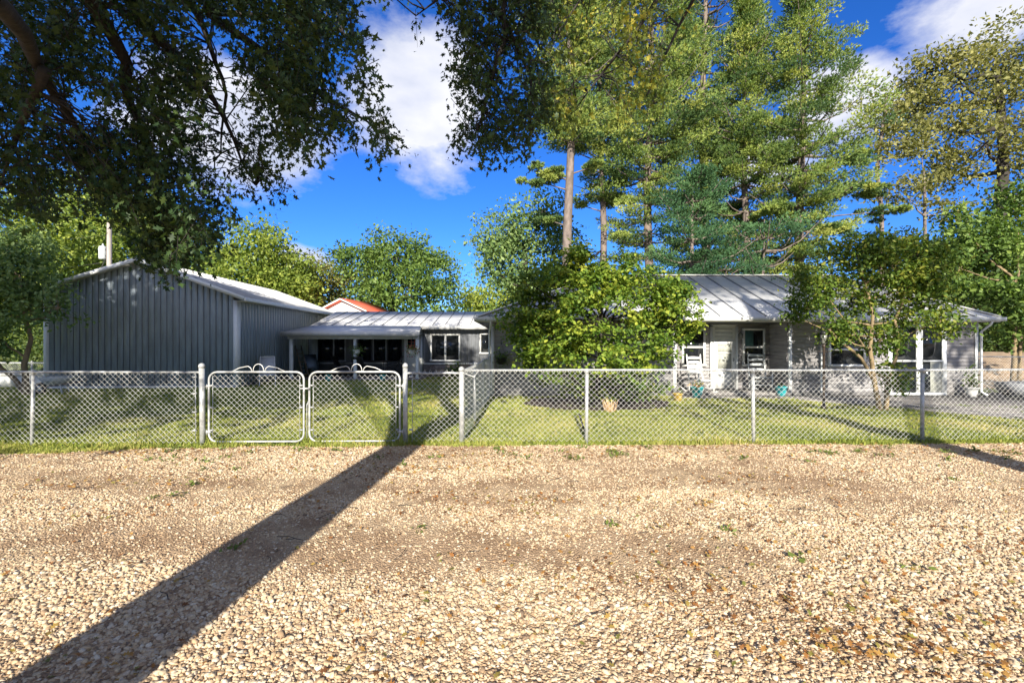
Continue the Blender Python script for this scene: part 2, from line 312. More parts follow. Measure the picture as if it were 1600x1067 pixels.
# gravel stones: instanced pebbles, one uncountable layer
def pnoise(x, y, s, o=0): return np.array([noise.noise(Vector((a * s + o, b * s, o))) for a, b in zip(x, y)])
def trap(n, d0, d1, k=1.2, e=0.7):
    out = []
    while len(out) < n:
        d = R.uniform(d0, d1, n * 2); x = R.uniform(-(k * d1 + e), k * d1 + e, n * 2)
        ok = np.abs(x) < k * d + e; out += list(zip(x[ok], d[ok]))
    return np.array(out[:n])
def gravel(name, n, d0, d1, r0, r1, thr):
    p = trap(n, d0, d1); g = pnoise(p[:, 0] * 0.55, p[:, 1], 0.9, 4.0) + 0.35 * pnoise(p[:, 0], p[:, 1], 3, 9.0)
    g += 0.35 * np.clip((3.6 - p[:, 1]) / 1.5, 0, 1) + 0.25 * np.clip((p[:, 1] - 6.0) / 1.0, 0, 1) * (p[:, 0] < -1)
    g -= .30 * np.exp(-((p[:, 1] - 5.35 - .12 * np.sin(p[:, 0])) / .42) ** 2) + .28 * np.exp(-((p[:, 1] - 3.75 + .1 * np.sin(p[:, 0] * .8)) / .3) ** 2) + .4 * np.exp(-((p[:, 0] - .35) / .5) ** 2 - ((p[:, 1] - 2.35) / .5) ** 2)
    k = R.random(len(p)) < np.clip(1 / (1 + np.exp(-(g - thr) * 14)), 0.0 if thr > -.3 else .30, 1)
    p = p[k]; k = np.array([b < yg(a) + R.normal(0, 0.03) for a, b in p]); p = p[k]
    n = len(p); s = r0 + (r1 - r0) * R.random(n) ** 1.8
    v = np.c_[p, np.full(n, 0.004) + s * R.uniform(-0.1, 0.45, n)]
    o = npmesh(name, v, [], [], [], loc=(0, 0, 0)); me = o.data
    a = me.attributes.new('rot', 'FLOAT_VECTOR', 'POINT'); rr = np.c_[R.normal(0, .35, n), R.normal(0, .35, n), R.uniform(0, 6.28, n)]; a.data.foreach_set('vector', rr.astype(np.float32).ravel())
    a = me.attributes.new('scl', 'FLOAT_VECTOR', 'POINT'); sc = np.c_[s * R.uniform(.9, 1.5, n), s * R.uniform(.7, 1.05, n), s * R.uniform(.5, .8, n)]; a.data.foreach_set('vector', sc.astype(np.float32).ravel())
    a = me.attributes.new('tint', 'FLOAT', 'POINT'); a.data.foreach_set('value', R.random(n).astype(np.float32))
    g = bpy.data.node_groups.new(name, 'GeometryNodeTree')
    g.interface.new_socket('Geometry', in_out='INPUT', socket_type='NodeSocketGeometry'); g.interface.new_socket('Geometry', in_out='OUTPUT', socket_type='NodeSocketGeometry')
    N = g.nodes; L = g.links; gi = N.new('NodeGroupInput'); go = N.new('NodeGroupOutput')
    jn = N.new('GeometryNodeJoinGeometry')
    for q in range(4):
        ic = N.new('GeometryNodeMeshIcoSphere'); ic.inputs['Radius'].default_value = 1; ic.inputs['Subdivisions'].default_value = 3 if r1 > 0.02 else 2
        pos = N.new('GeometryNodeInputPosition'); nz = N.new('ShaderNodeTexNoise'); nz.noise_dimensions = '4D'; nz.inputs['W'].default_value = q * 3.7 + 1; nz.inputs['Scale'].default_value = 1.1; nz.inputs['Detail'].default_value = 1.5
        L.new(pos.outputs[0], nz.inputs['Vector'])
        sub = N.new('ShaderNodeVectorMath'); sub.operation = 'SUBTRACT'; sub.inputs[1].default_value = (.5, .5, .5); L.new(nz.outputs['Color'], sub.inputs[0])
        sc_ = N.new('ShaderNodeVectorMath'); sc_.operation = 'SCALE'; sc_.inputs['Scale'].default_value = 1.5; L.new(sub.outputs[0], sc_.inputs[0])
        sp = N.new('GeometryNodeSetPosition'); L.new(ic.outputs[0], sp.inputs[0]); L.new(sc_.outputs[0], sp.inputs['Offset'])
        sm = N.new('GeometryNodeSetShadeSmooth'); L.new(sp.outputs[0], sm.inputs[0])
        mt = N.new('GeometryNodeSetMaterial'); mt.inputs['Material'].default_value = M['stone_g']; L.new(sm.outputs[0], mt.inputs[0])
        ti = N.new('GeometryNodeGeometryToInstance'); L.new(mt.outputs[0], ti.inputs[0]); L.new(ti.outputs[0], jn.inputs[0])
    def attr(nm, ty):
        a = N.new('GeometryNodeInputNamedAttribute'); a.data_type = ty; a.inputs['Name'].default_value = nm; return a.outputs[0]
    io = N.new('GeometryNodeInstanceOnPoints'); L.new(gi.outputs[0], io.inputs['Points']); L.new(jn.outputs[0], io.inputs['Instance']); io.inputs['Pick Instance'].default_value = True
    ri = N.new('FunctionNodeRandomValue'); ri.data_type = 'INT'; ri.inputs[4].default_value = 0; ri.inputs[5].default_value = 3; L.new(ri.outputs[2], io.inputs['Instance Index'])
    L.new(attr('rot', 'FLOAT_VECTOR'), io.inputs['Rotation']); L.new(attr('scl', 'FLOAT_VECTOR'), io.inputs['Scale'])
    L.new(io.outputs[0], go.inputs[0]); md = o.modifiers.new('pebbles', 'NODES'); md.node_group = g
    return tag(o, kind='stuff')
gravel('gravel', 60000, 1.7, 4.9, 0.0085, 0.019, 0.13)
gravel('gravel', 30000, 4.6, 7.6, 0.010, 0.019, 0.12)
gravel('fine_gravel', 110000, 1.7, 5.2, 0.004, 0.012, -.34)
gravel('fine_gravel', 60000, 5.0, 7.6, 0.006, 0.012, -.34)

# ------------------------------------------------------------ leaf geometry
def frames(n, up=0.3, fwd=(0, 0, 0)):
    nrm = R.normal(size=(n, 3)); nrm /= np.linalg.norm(nrm, axis=1, keepdims=True)
    nrm[:, 2] += up; nrm += np.array(fwd); nrm /= np.linalg.norm(nrm, axis=1, keepdims=True)
    t = R.normal(size=(n, 3)); t -= nrm * (t * nrm).sum(1, keepdims=True); t /= np.linalg.norm(t, axis=1, keepdims=True)
    return t, np.cross(nrm, t), nrm
SH = {}
SH['quad'] = (np.array([(0, 0, 0), (.5, .27, .06), (1, 0, 0), (.45, -.27, .06)]), [(0, 1, 2), (0, 2, 3)])
SH['oval'] = (np.array([(0, 0, 0), (.3, .26, .05), (.7, .24, .05), (1, 0, -.08), (.7, -.24, .05), (.3, -.26, .05)]), [(0, 1, 2, 3), (0, 3, 4, 5)])
_l = [(0, 0, 0), (.22, .10, .02), (.30, .34, .05), (.42, .12, .02), (.62, .36, .04), (.68, .12, 0), (1.0, .0, -.08)]
_l2 = [(.68, -.12, 0), (.62, -.36, .04), (.42, -.12, .02), (.30, -.34, .05), (.22, -.10, .02)]
SH['lobed'] = (np.array(_l + _l2), [(0, 1, 11), (1, 2, 3), (1, 3, 9, 11), (9, 10, 11), (3, 4, 5), (3, 5, 7, 9), (7, 8, 9), (5, 6, 7)])
def leafmesh(name, C, size, mat_, shape='quad', parent=None, up=0.3, fwd=(0, 0, 0), tint=None, droop=0.0):
    C = np.asarray(C); n = len(C); base, faces = SH[shape]
    t, b, nn = frames(n, up, fwd)
    if droop: t[:, 2] -= droop; t /= np.linalg.norm(t, axis=1, keepdims=True)
    s = size * R.uniform(0.45, 1.45, n)
    V = C[:, None, :] + s[:, None, None] * (base[None, :, 0:1] * t[:, None, :] + base[None, :, 1:2] * b[:, None, :] + base[None, :, 2:3] * nn[:, None, :])
    k = len(base); off = np.arange(n) * k
    cnt = np.tile([len(f) for f in faces], n); fl = np.array([i for f in faces for i in f])
    loops = (off[:, None] + fl[None, :]).ravel()
    if tint is None: tint = R.random(n)
    return npmesh(name, V.reshape(-1, 3), cnt, loops, mat_, parent, False, {'tint': np.repeat(np.clip(tint, 0, 1), k)})

# grass blades
def grass():
    pts = []
    for n, d0, d1 in ((230000, 6.8, 10.5), (130000, 10.5, 15), (60000, 15, 24)):
        p = trap(n, d0, d1, 1.22, 1.0); pts.append(p)
    p = np.vstack(pts); g = pnoise(p[:, 0], p[:, 1], 1.3, 2) + 0.5 * pnoise(p[:, 0], p[:, 1], 6, 5)
    ok = R.random(len(p)) < 0.78 + g * 0.7
    x, y = p[:, 0], p[:, 1]
    ok &= np.array([b > yg(a) - abs(R.normal(0, .05)) for a, b in p])
    ok &= ~((x > -0.7) & (x < 15) & (y > 14.1)); ok &= ~((x > -9.95) & (x < -4.0) & (y > 19.9)); ok &= ~((x > -4.1) & (x < -.6) & (y > 21.9))
    ok &= ~((x > -17.2) & (x < -10.2) & (y > 16.7))
    ok &= ~((x > 4.9) & (x < 8.3) & (y > 13.5)); ok &= ~((x > 8.3) & (y > 13.0 - (x - 8.3) * 1.25 + 0.0) & (x < 10.9)); ok &= ~((x >= 10.9) & (y > 9.8 - (x - 10.9) * 0.65))
    ok &= ~((x > 16) & (y > 16)); ok &= ~(((x - 2.35) / 2.0) ** 2 + ((y - 12.6) / 1.5) ** 2 < 1 + .3 * g); p = p[ok]; g = g[ok]; n = len(p)
    edge = np.clip((np.abs(p[:, 1] - yf(p[:, 0])) + 0.0) / 0.14, 0, 1)
    h = R.uniform(0.025, 0.065, n) * (1 + 0.9 * np.clip(g, -.5, 1)) * (1.9 - 0.9 * edge); a = R.uniform(0, 6.28, n); w = 0.006 + 0.0007 * p[:, 1]
    lean = R.normal(0, 0.028, (n, 2)); b = np.c_[p, np.zeros(n)]
    dx = np.c_[np.cos(a) * w, np.sin(a) * w, np.zeros(n)]
    V = np.stack([b - dx, b + dx, b + np.c_[lean, h]], 1)
    tint = np.clip(0.42 + 0.5 * pnoise(p[:, 0], p[:, 1], .7, 11) + R.normal(0, 0.2, n), 0, 1)
    tag(npmesh('grass', V.reshape(-1, 3), [3] * n, np.arange(3 * n), M['grass'], None, False, {'tint': np.repeat(tint, 3)}, loc=(0, 0, 0)), kind='stuff')
grass()
q_ = trap(5200, 7.1, 12, 1.2, .5); q_ = q_[[b > yg(a) + .02 and noise.noise(Vector((a * 1.6, b * 1.6, 3))) > .05 for a, b in q_]]
tag(leafmesh('clover', np.c_[np.repeat(q_, 3, 0) + R.normal(0, .03, (len(q_) * 3, 2)), R.uniform(.02, .06, len(q_) * 3)], 0.045, M['weed'], 'oval', up=1.4), kind='stuff')
def litter():
    c = trap(30, 2.3, 7.0, 1.05, 0); P = []
    for q in c: P.append(q + R.normal(0, (0.45, 0.10), (int(R.integers(25, 70)), 2)))
    P.append(np.array([(2.3, 2.6)]) + R.normal(0, (0.7, 0.2), (260, 2))); P.append(np.array([(1.4, 3.3)]) + R.normal(0, (0.8, 0.25), (200, 2))); P.append(np.array([(2.6, 3.9)]) + R.normal(0, (1.2, 0.3), (200, 2))); P.append(np.array([(-0.6, 2.6)]) + R.normal(0, (0.5, .35), (60, 2)))
    P.append(trap(1100, 2.0, 7.3, 1.15, 0)); P.append(trap(1500, 6.6, 7.5, 1.2, 0)); P = np.vstack(P); P = P[(P[:, 1] > 1.5)]
    ok = np.array([b < yg(a) for a, b in P]); P = P[ok]
    o = leafmesh('fallen_leaves', np.c_[P, R.uniform(.018, .035, len(P))], 0.045, M['litter'], 'lobed', up=2.2); tag(o, kind='stuff')
    W_ = []
    for q in trap(18, 2.3, 7.2, 1.1, 0): W_.append(q + R.normal(0, .035, (14, 2)))
    for q in trap(40, 6.4, 7.3, 1.15, 0): W_.append(q + R.normal(0, .06, (22, 2)))
    W_ = np.vstack(W_); tag(leafmesh('weeds', np.c_[W_, R.uniform(.015, .04, len(W_))], 0.05, M['weed'], 'quad', up=1.0), kind='stuff')
    m = MB()
    for q in trap(70, 2.2, 7.2, 1.1, 0):
        a = R.uniform(0, 3.14); l = R.uniform(.03, .11); m.tube([(q[0], q[1], .03), (q[0] + math.cos(a) * l, q[1] + math.sin(a) * l, .035), (q[0] + math.cos(a + .2) * 2 * l, q[1] + math.sin(a + .2) * 2 * l, .03)], .003, 4)
    tag(m.build('fallen_twigs', M['bark'], loc=(0, 0, 0)), kind='stuff')
litter()

# ------------------------------------------------------------ building pieces (walls face -y)
def lap_wall(m, x0, x1, y, z0, z1, lap=0.115):
    n = max(1, round((z1 - z0) / lap)); h = (z1 - z0) / n
    for i in range(n):
        a = z0 + i * h; b = a + h
        m.add([(x0, y - 0.022, a), (x1, y - 0.022, a), (x1, y - 0.004, b), (x0, y - 0.004, b), (x1, y, a), (x0, y, a), (x1, y, b), (x0, y, b)], [(0, 1, 2, 3), (1, 0, 5, 4), (0, 3, 7, 5), (1, 4, 6, 2)])
    m.box(x0, x1, y + .001, y + 0.1, z0, z1)
def lap_side(m, y0, y1, x, z0, z1, lap=0.115):     # faces -x
    n = max(1, round((z1 - z0) / lap)); h = (z1 - z0) / n
    for i in range(n):
        a = z0 + i * h; b = a + h
        m.add([(x - 0.022, y0, a), (x - 0.022, y1, a), (x - 0.004, y1, b), (x - 0.004, y0, b), (x, y1, a), (x, y0, a)], [(0, 1, 2, 3), (1, 0, 5, 4)])
    m.box(x + .001, x + 0.1, y0, y1, z0, z1)
def groove_wall(m, x0, x1, y, z0, ztop, p=0.22, gap=0.028):
    n = round((x1 - x0) / p); p = (x1 - x0) / n
    for i in range(n):
        a = x0 + i * p + gap / 2; b = a + p - gap
        m.add([(a, y + .01, z0), (b, y + .01, z0), (b, y + .01, ztop(b)), (a, y + .01, ztop(a)), (a + .015, y - .012, z0), (b - .015, y - .012, z0), (b - .015, y - .012, ztop(b)), (a + .015, y - .012, ztop(a))],
              [(4, 5, 6, 7), (0, 4, 7, 3), (5, 1, 2, 6), (0, 1, 5, 4)])
def window(par, x0, x1, y, z0, z1, style='hung', fw=0.06, lab=None, fm='white', pane='glass'):
    m = MB(); d0, d1 = y - 0.05, y + 0.03
    m.box(x0, x1, d0, d1, z1 - fw, z1); m.box(x0 - .02, x1 + .02, d0 - .03, d1, z0, z0 + fw); m.box(x0, x0 + fw, d0, d1, z0 + fw, z1 - fw); m.box(x1 - fw, x1, d0, d1, z0 + fw, z1 - fw)
    xm, zm = (x0 + x1) / 2, (z0 + z1) / 2
    if style == 'hung': m.box(x0 + fw, x1 - fw, d0 + .012, d1, zm - .03, zm + .03)
    if style == 'casement': m.box(xm - .05, xm + .05, d0 + .012, d1, z0 + fw, z1 - fw)
    if style == 'grid':
        for k in (1, 2): m.box(x0 + (x1 - x0) * k / 3 - .01, x0 + (x1 - x0) * k / 3 + .01, d0 + .012, d1, z0 + fw, z1 - fw); m.box(x0 + fw, x1 - fw, d0 + .014, d1, z0 + (z1 - z0) * k / 3 - .01, z0 + (z1 - z0) * k / 3 + .01)
    w = m.build('window', M[fm], par)
    if lab: w['label'] = lab
    p = MB(); p.box(x0 + fw, x1 - fw, y - .028, y - .02, z0 + fw, z1 - fw); p.build('pane', M[pane], w)
    return w
def seamed(m, quad_fn, xs, w=0.02, h=0.028):
    for x in xs:
        a, b = quad_fn(x)
        if (Vector(b) - Vector(a)).length > 0.15: m.bar(Vector(a) + Vector((0, 0, h / 2)), Vector(b) + Vector((0, 0, h / 2)), w, h)

# ---- steel shed
sh = thing('shed', 'large dark slate ribbed steel shed with gabled front and white corner trim', 'shed', (-10.15, 16.8, 0), 0.05)
wd, zl, zr, zp, xp, ln = 6.75, 3.62, 3.42, 4.70, -3.33, 10.6
zt = lambda x: zr + (zp - zr) * min(1, x / xp) if x > xp else zl + (zp - zl) * (x + wd) / (xp + wd)
m = MB(); m.prism([(-wd + .02, 0), (-.02, 0), (-.02, zr - .02), (xp, zp - .03), (-wd + .02, zl - .02)], .02, ln - .1); m.build('wall_core', M['seam'], sh, local=True)
m = MB(); groove_wall(m, -wd + .1, -.1, 0, .08, lambda x: zt(x) - .02); m.build('front_wall', M['slate'], sh, local=True)
m = MB(); groove_wall(m, 0.12, ln - .1, 0, .08, lambda x: zr - .06)
m.build('side_wall', M['slate'], sh, local=True, M=Matrix.Rotation(math.pi / 2, 4, 'Z'))
m = MB(); m.slab([(.38, -.3, zr - .10), (.38, ln, zr - .10), (xp, ln, zp), (xp, -.3, zp)], .07); m.slab([(xp, -.3, zp + .002), (xp, ln, zp + .002), (-wd - .3, ln, zl - .10), (-wd - .3, -.3, zl - .10)], .07)
sl_ = (zp - zr + .1) / (.38 - xp)
for k in range(36):
    y = -.2 + k * .3; m.bar((.37, y, zr - .09 + .01), (xp, y, zp + .012), .03, .02)
roof = m.build('roof', M['galv_roof'], sh, local=True)
m = MB(); m.bar((.40, -.315, zr - .16), (xp + .01, -.315, zp - .05), .03, .14); m.bar((xp - .01, -.315, zp - .05), (-wd - .32, -.315, zl - .17), .03, .14)
m.build('rake_trim', M['trim'], sh, local=True)
m = MB(); m.box(.385, .48, -.3, ln, zr - .25, zr - .13); m.build('gutter', M['trim'], sh, local=True, bevel=.01)
m = MB(); m.box(.0, .38, -.02, ln, zr - .24, zr - .21); m.build('soffit', M['trim'], sh, local=True)
m = MB(); m.box(-.12, .03, -.03, 0.02, 0, zr - .2); m.box(.0, .035, .02, .18, 0, zr - .2); m.build('corner_trim', M['trim'], sh, local=True)
m = MB(); m.box(-wd - .03, -wd + .14, -.03, .1, 0, zl - .2); m.build('corner_trim', M['trim'], sh, local=True)
m = MB(); m.box(-wd, 0, -.035, .0, 0, .07); m.build('base_trim', M['whiteblock'], sh, local=True)

# ---- low rear wing with porch
wg = thing('rear_wing', 'low dark grey wing with seamed metal roof and open porch between shed and house', 'house', (-5, 20, 0))
m = MB(); groove_wall(m, -4.28, -.55, 22, .6, lambda x: 2.38, .2, .02); m.box(-4.28, -.55, 22.012, 22.2, 0, 2.38); m.box(-4.3, -4.2, 21.98, 22.5, 0, 2.38); m.build('wall', M['board'], wg)
m = MB(); m.box(-4.25, -.55, 21.9, 22.0, 0, .6); m.build('stone_base', M['stone'], wg)
m = MB(); m.box(-4.25, -.55, 21.86, 21.99, .6, .66); m.build('ledge', M['trim'], wg)
m = MB(); groove_wall(m, -9.7, -5.25, 22.5, .66, lambda x: 2.2, .22, .02); m.box(-10.1, -5.25, 22.512, 22.7, 0, 2.3); m.build('porch_back_wall', M['board'], wg)
m = MB(); m.box(-9.6, -5.3, 22.44, 22.49, .60, .66); m.build('ledge', M['trim'], wg)
m = MB(); m.box(-5.3, -4.3, 22.0, 22.1, 0, 2.3); m.build('porch_end_wall', M['doorgrey'], wg)
m = MB(); m.box(-10.02, -9.6, 22.42, 22.5, .07, 2.2); m.box(-9.66, -9.58, 22.38, 22.5, .07, 2.2); m.build('panel', M['doorgrey'], wg)
for a, b in ((497, 519), (521, 540), (560, 580), (583, 604), (606, 627)):
    window(wg, X(a, 22.44), X(b, 22.44), 22.47, .72, 1.95, 'plain', .045, fm='chair_grey' if a in (521, 583) else 'black')
dr = MB(); dr.box(-5.12, -4.42, 21.94, 21.99, .1, 2.0); dr = dr.build('door', M['door'], wg, bevel=.01)
m = MB(); m.box(-5.2, -5.12, 21.93, 22.0, .07, 2.08); m.box(-4.42, -4.34, 21.93, 22.0, .07, 2.08); m.box(-5.12, -4.42, 21.93, 22.0, 2.0, 2.08); m.build('door_frame', M['trim'], dr)
m = MB(); m.box(-5.02, -4.52, 21.92, 21.938, 1.35, 1.85); m.build('door_glass', M['glass'], dr)
m = MB()
for k in (1, 2): m.box(-5.02 + .5 * k / 3 - .01, -5.02 + .5 * k / 3 + .01, 21.905, 21.919, 1.35, 1.85); m.box(-5.02, -4.52, 21.904, 21.918, 1.35 + .5 * k / 3 - .01, 1.35 + .5 * k / 3 + .01)
m.build('muntin', M['redroof'], dr)
window(wg, -3.94, -2.5, 21.99, .74, 2.06, 'casement', .075, 'white double casement window')
window(wg, -1.56, -1.0, 21.99, 1.1, 2.1, 'plain', .07, 'small narrow white window')
m = MB(); m.slab([(-4.35, 21.6, 2.44), (-.3, 21.6, 2.44), (-.3, 25.5, 3.37), (-9.85, 25.5, 3.37), (-9.6, 21.6, 2.44)][::1], .07)
m.slab([(-10.0, 19.75, 2.12), (-4.05, 19.75, 2.12), (-4.35, 21.598, 2.438), (-9.6, 21.598, 2.438)], .06)
m.slab([(-9.85, 25.505, 3.369), (-.3, 25.505, 3.369), (-.3, 29, 2.5), (-9.85, 29, 2.5)], .07)
rf = m.build('roof', M['galv_roof'], wg)
m = MB(); seamed(m, lambda x: ((x, 21.7, 2.466), (x, 25.45, 3.36)), [-9.2 + .6 * i for i in range(15)], .022, .03); m.build('roof_seam', M['seam'], rf)
m = MB(); m.box(-10.02, -4.03, 19.66, 19.745, 1.92, 2.11); m.bar((-4.04, 19.75, 2.02), (-4.33, 21.6, 2.34), .04, .17); m.box(-4.36, -.6, 21.5, 21.595, 2.27, 2.43); m.build('gutter', M['gutter'], wg)
m = MB(); m.box(-9.85, -4.1, 19.95, 20.08, 1.8, 1.95); m.build('beam', M['trim'], wg)
m = MB(); m.box(-9.9, -4.2, 20.1, 22.45, 2.02, 2.05); m.build('porch_ceiling', M['board'], wg)
for px in (455, 555, 652):
    x = X(px, 20.0); m = MB(); m.box(x - .065, x + .065, 19.955, 20.075, .07, 1.8); m.build('porch_post', M['trim'], wg, bevel=.01)
m = MB(); m.lathe([(0.10, 0), (0.11, .03), (0.07, .09), (.02, .1)], (-5.6, 20.9, 1.92), 12); m.build('ceiling_light', M['lampglass'], wg)

# ---- main house
hs_ = thing('house', 'long single storey house with grey lap siding and hipped light metal roof', 'house', (7, 14.2, 0))
m = MB(); lap_wall(m, -.60, 5.1, 14.2, .12, 2.32); m.box(-.64, 5.12, 14.215, 14.4, 0, 2.3); m.box(-.64, -.56, 14.41, 22, 0, 2.32); m.build('front_wall', M['siding'], hs_)
m = MB(); lap_wall(m, 8.62, 14.48, 14.2, .12, 2.32); m.box(8.72, 14.52, 14.215, 14.4, 0, 2.3); m.box(14.42, 14.52, 14.41, 22, 0, 2.32); m.build('front_wall', M['siding'], hs_)
m = MB(); lap_wall(m, 5.1, 8.6, 15.2, .12, 2.3); m.build('porch_wall', M['siding'], hs_)
m = MB(); lap_side(m, 14.22, 15.18, 8.6, .12, 2.3); m.build('porch_side_wall', M['siding'], hs_); m = MB(); m.box(5.1, 5.2, 14.42, 15.18, .1, 2.3); m.build('porch_side_wall', M['siding'], hs_)
m = MB(); m.box(-.62, 14.5, 21.9, 22, 0, 2.3); m.build('back_wall', M['siding'], hs_)
m = MB(); m.box(5.12, 8.6, 14.0, 15.2, 0.03, .12); m.build('porch_floor', M['concrete'], hs_)
e0, e1, ey, ez, ry, rz, r0, r1 = -1.05, 14.76, 13.75, 2.44, 18.2, 4.33, 3.5, 12.9; by = 22.6
m = MB(); m.slab([(e0, ey, ez), (e1, ey, ez), (r1, ry, rz), (r0, ry, rz)], .06); m.slab([(e0, ey, ez - .001), (r0, ry, rz - .001), (e0, by, ez - .001)], .06); m.slab([(e1, ey, ez - .001), (e1, by, ez - .001), (r1, ry, rz - .001)], .06); m.slab([(e0, by, ez), (r0, ry, rz), (r1, ry, rz), (e1, by, ez)], .06)
rf = m.build('roof', M['galv_roof'], hs_)
def seam_line(x):
    t = min(1, (x - e0) / (r0 - e0), (e1 - x) / (e1 - r1)); return ((x, ey + .02, ez + .008), (x, ey + (ry - ey) * t, ez + (rz - ez) * t))
m = MB(); seamed(m, seam_line, [e0 + .35 + .7 * i for i in range(23)], .03, .035); m.build('roof_seam', M['seam'], rf)
m = MB()
for a, b in (((e0, ey, ez + .02), (r0, ry, rz + .02)), ((r0, ry, rz + .02), (r1, ry, rz + .02)), ((r1, ry, rz + .02), (e1, ey, ez + .02))): m.bar(a, b, .16, .03)
m.build('ridge_cap', M['gutter'], rf)
m = MB(); m.box(e0, e1, ey - .10, ey - .002, ez - .13, ez - .01); m.box(e0, e1, ey + .0, ey + .03, ez - .16, ez - .07); m.box(e1 + .002, e1 + .09, ey - .1, by, ez - .13, ez - .01); m.box(e0 - .09, e0 - .002, ey - .1, by, ez - .13, ez - .01); m.build('gutter', M['gutter'], hs_)
m = MB(); m.box(e0 + .05, e1 - .05, ey + .05, 14.18, ez - .14, ez - .11); m.box(5.1, 8.6, 14.181, 15.2, 2.305, 2.33); m.build('soffit', M['board'], hs_)
for x in (-.60, 5.07, 8.66, 14.46): m = MB(); m.box(x - .05, x + .05, 14.155, 14.176, .05, 2.3); m.build('corner_trim', M['trim'], hs_)
for px, d, ll in ((765, 14.05, -1), (1283, 14.1, 0), (1532, 14.1, 1)):
    x = X(px, d); m = MB(); m.tube([(x - ll * .05, ey - .05, 2.33), (x - ll * .05, ey + .0, 2.22), (x, d - .02, 2.0), (x, d - .02, .15), (x, d - .2, .06)], .035, 6); m.build('downspout', M['trim'], hs_)
# windows of the house
window(hs_, X(813, 14.15), X(855, 14.15), 14.17, .75, 1.95, 'hung', .07)
window(hs_, X(1065, 15.15), X(1102, 15.15), 15.17, .88, 2.14, 'hung', .07)
w_ = window(hs_, X(1160, 15.15), X(1195, 15.15), 15.17, .88, 2.14, 'hung', .07)
m = MB(); m.box(X(1163, 15.15), X(1177, 15.15), 15.139, 15.1415, 1.55, 2.06); m.build('curtain', M['teal'], w_)
window(hs_, X(1294, 14.15), X(1352, 14.15), 14.17, .92, 1.98, 'hung', .07)
dr = MB(); dx0, dx1 = X(1113, 15.1), X(1149, 15.1); dr.box(dx0, dx1, 15.10, 15.17, .13, 2.2); dr = dr.build('front_door', M['door'], hs_, bevel=.008)
m = MB(); m.box(dx0 - .07, dx0 - .005, 15.06, 15.17, .12, 2.24); m.box(dx1 + .005, dx1 + .07, 15.06, 15.17, .12, 2.24); m.box(dx0 - .07, dx1 + .07, 15.06, 15.17, 2.205, 2.28); m.build('door_frame', M['trim'], dr)
m = MB(); m.box(dx0 + .02, dx0 + .15, 15.05, 15.098, .14, 1.72); m.box(dx1 - .15, dx1 - .02, 15.05, 15.098, .14, 1.72); m.box(dx0 + .15, dx1 - .15, 15.05, 15.098, 1.6, 1.72); m.box(dx0 + .15, dx1 - .15, 15.05, 15.098, .14, .8); m.box(dx0 + .15, dx1 - .15, 15.05, 15.098, 1.30, 1.34); m.build('storm_door', M['white'], dr)
m = MB(); m.box(dx0 + .15, dx1 - .15, 15.07, 15.09, .8, 1.3); m.box(dx0 + .15, dx1 - .15, 15.07, 15.09, 1.34, 1.6); m.build('storm_pane', M['curtain'], dr)
m = MB()
for k in range(3): m.box(dx0 + .1, dx1 - .1, 15.085, 15.099, 1.78 + k * .13, 1.87 + k * .13)
m.build('door_panel', M['door'], dr)
m = MB(); m.tube([(dx1 - .09, 15.04, 1.05), (dx1 - .09, 15.01, 1.1), (dx1 - .09, 15.04, 1.15)], .01, 6); m.build('handle', M['black'], dr)
lx = X(1156, 15.1); m = MB(); m.lathe([(.04, 0), (.075, .03), (.075, .16), (.05, .19), (.01, .24)], (lx, 15.06, 1.78), 10); wl = m.build('wall_light', M['lampglass'], hs_)
m = MB(); m.box(lx - .05, lx + .05, 15.14, 15.17, 1.8, 2.0); m.build('backplate', M['white'], wl)
# glazed patio door
x0, xm, x1 = X(1388, 14.12), X(1436, 14.12), X(1478, 14.12)
m = MB()
for a, b in ((x0, x0 + .1), (xm - .09, xm + .09), (x1 - .12, x1)): m.box(a, b, 14.09, 14.17, .1, 2.14)
m.box(x0, x1, 14.085, 14.17, 2.141, 2.24); m.box(x0, x1, 14.085, 14.17, .04, .12)
for a, b in ((x0 + .1, xm - .09), (xm + .09, x1 - .12)): m.box(a, b, 14.1, 14.17, 1.07, 1.12)
pd = m.build('patio_door', M['trim'], hs_)
m = MB(); m.box(x0 + .1, xm - .09, 14.135, 14.15, .12, 1.07); m.box(x0 + .1, xm - .09, 14.135, 14.15, 1.12, 2.14); m.build('pane', M['glass'], pd)
m = MB(); m.box(xm + .09, x1 - .12, 14.135, 14.15, .12, 1.07); m.box(xm + .09, x1 - .12, 14.135, 14.15, 1.12, 2.14); m.build('pane', M['glass'], pd)
m = MB(); m.box(x1 - .48, x1 - .13, 14.125, 14.132, .14, 1.06); m.build('curtain', M['curtain'], pd)

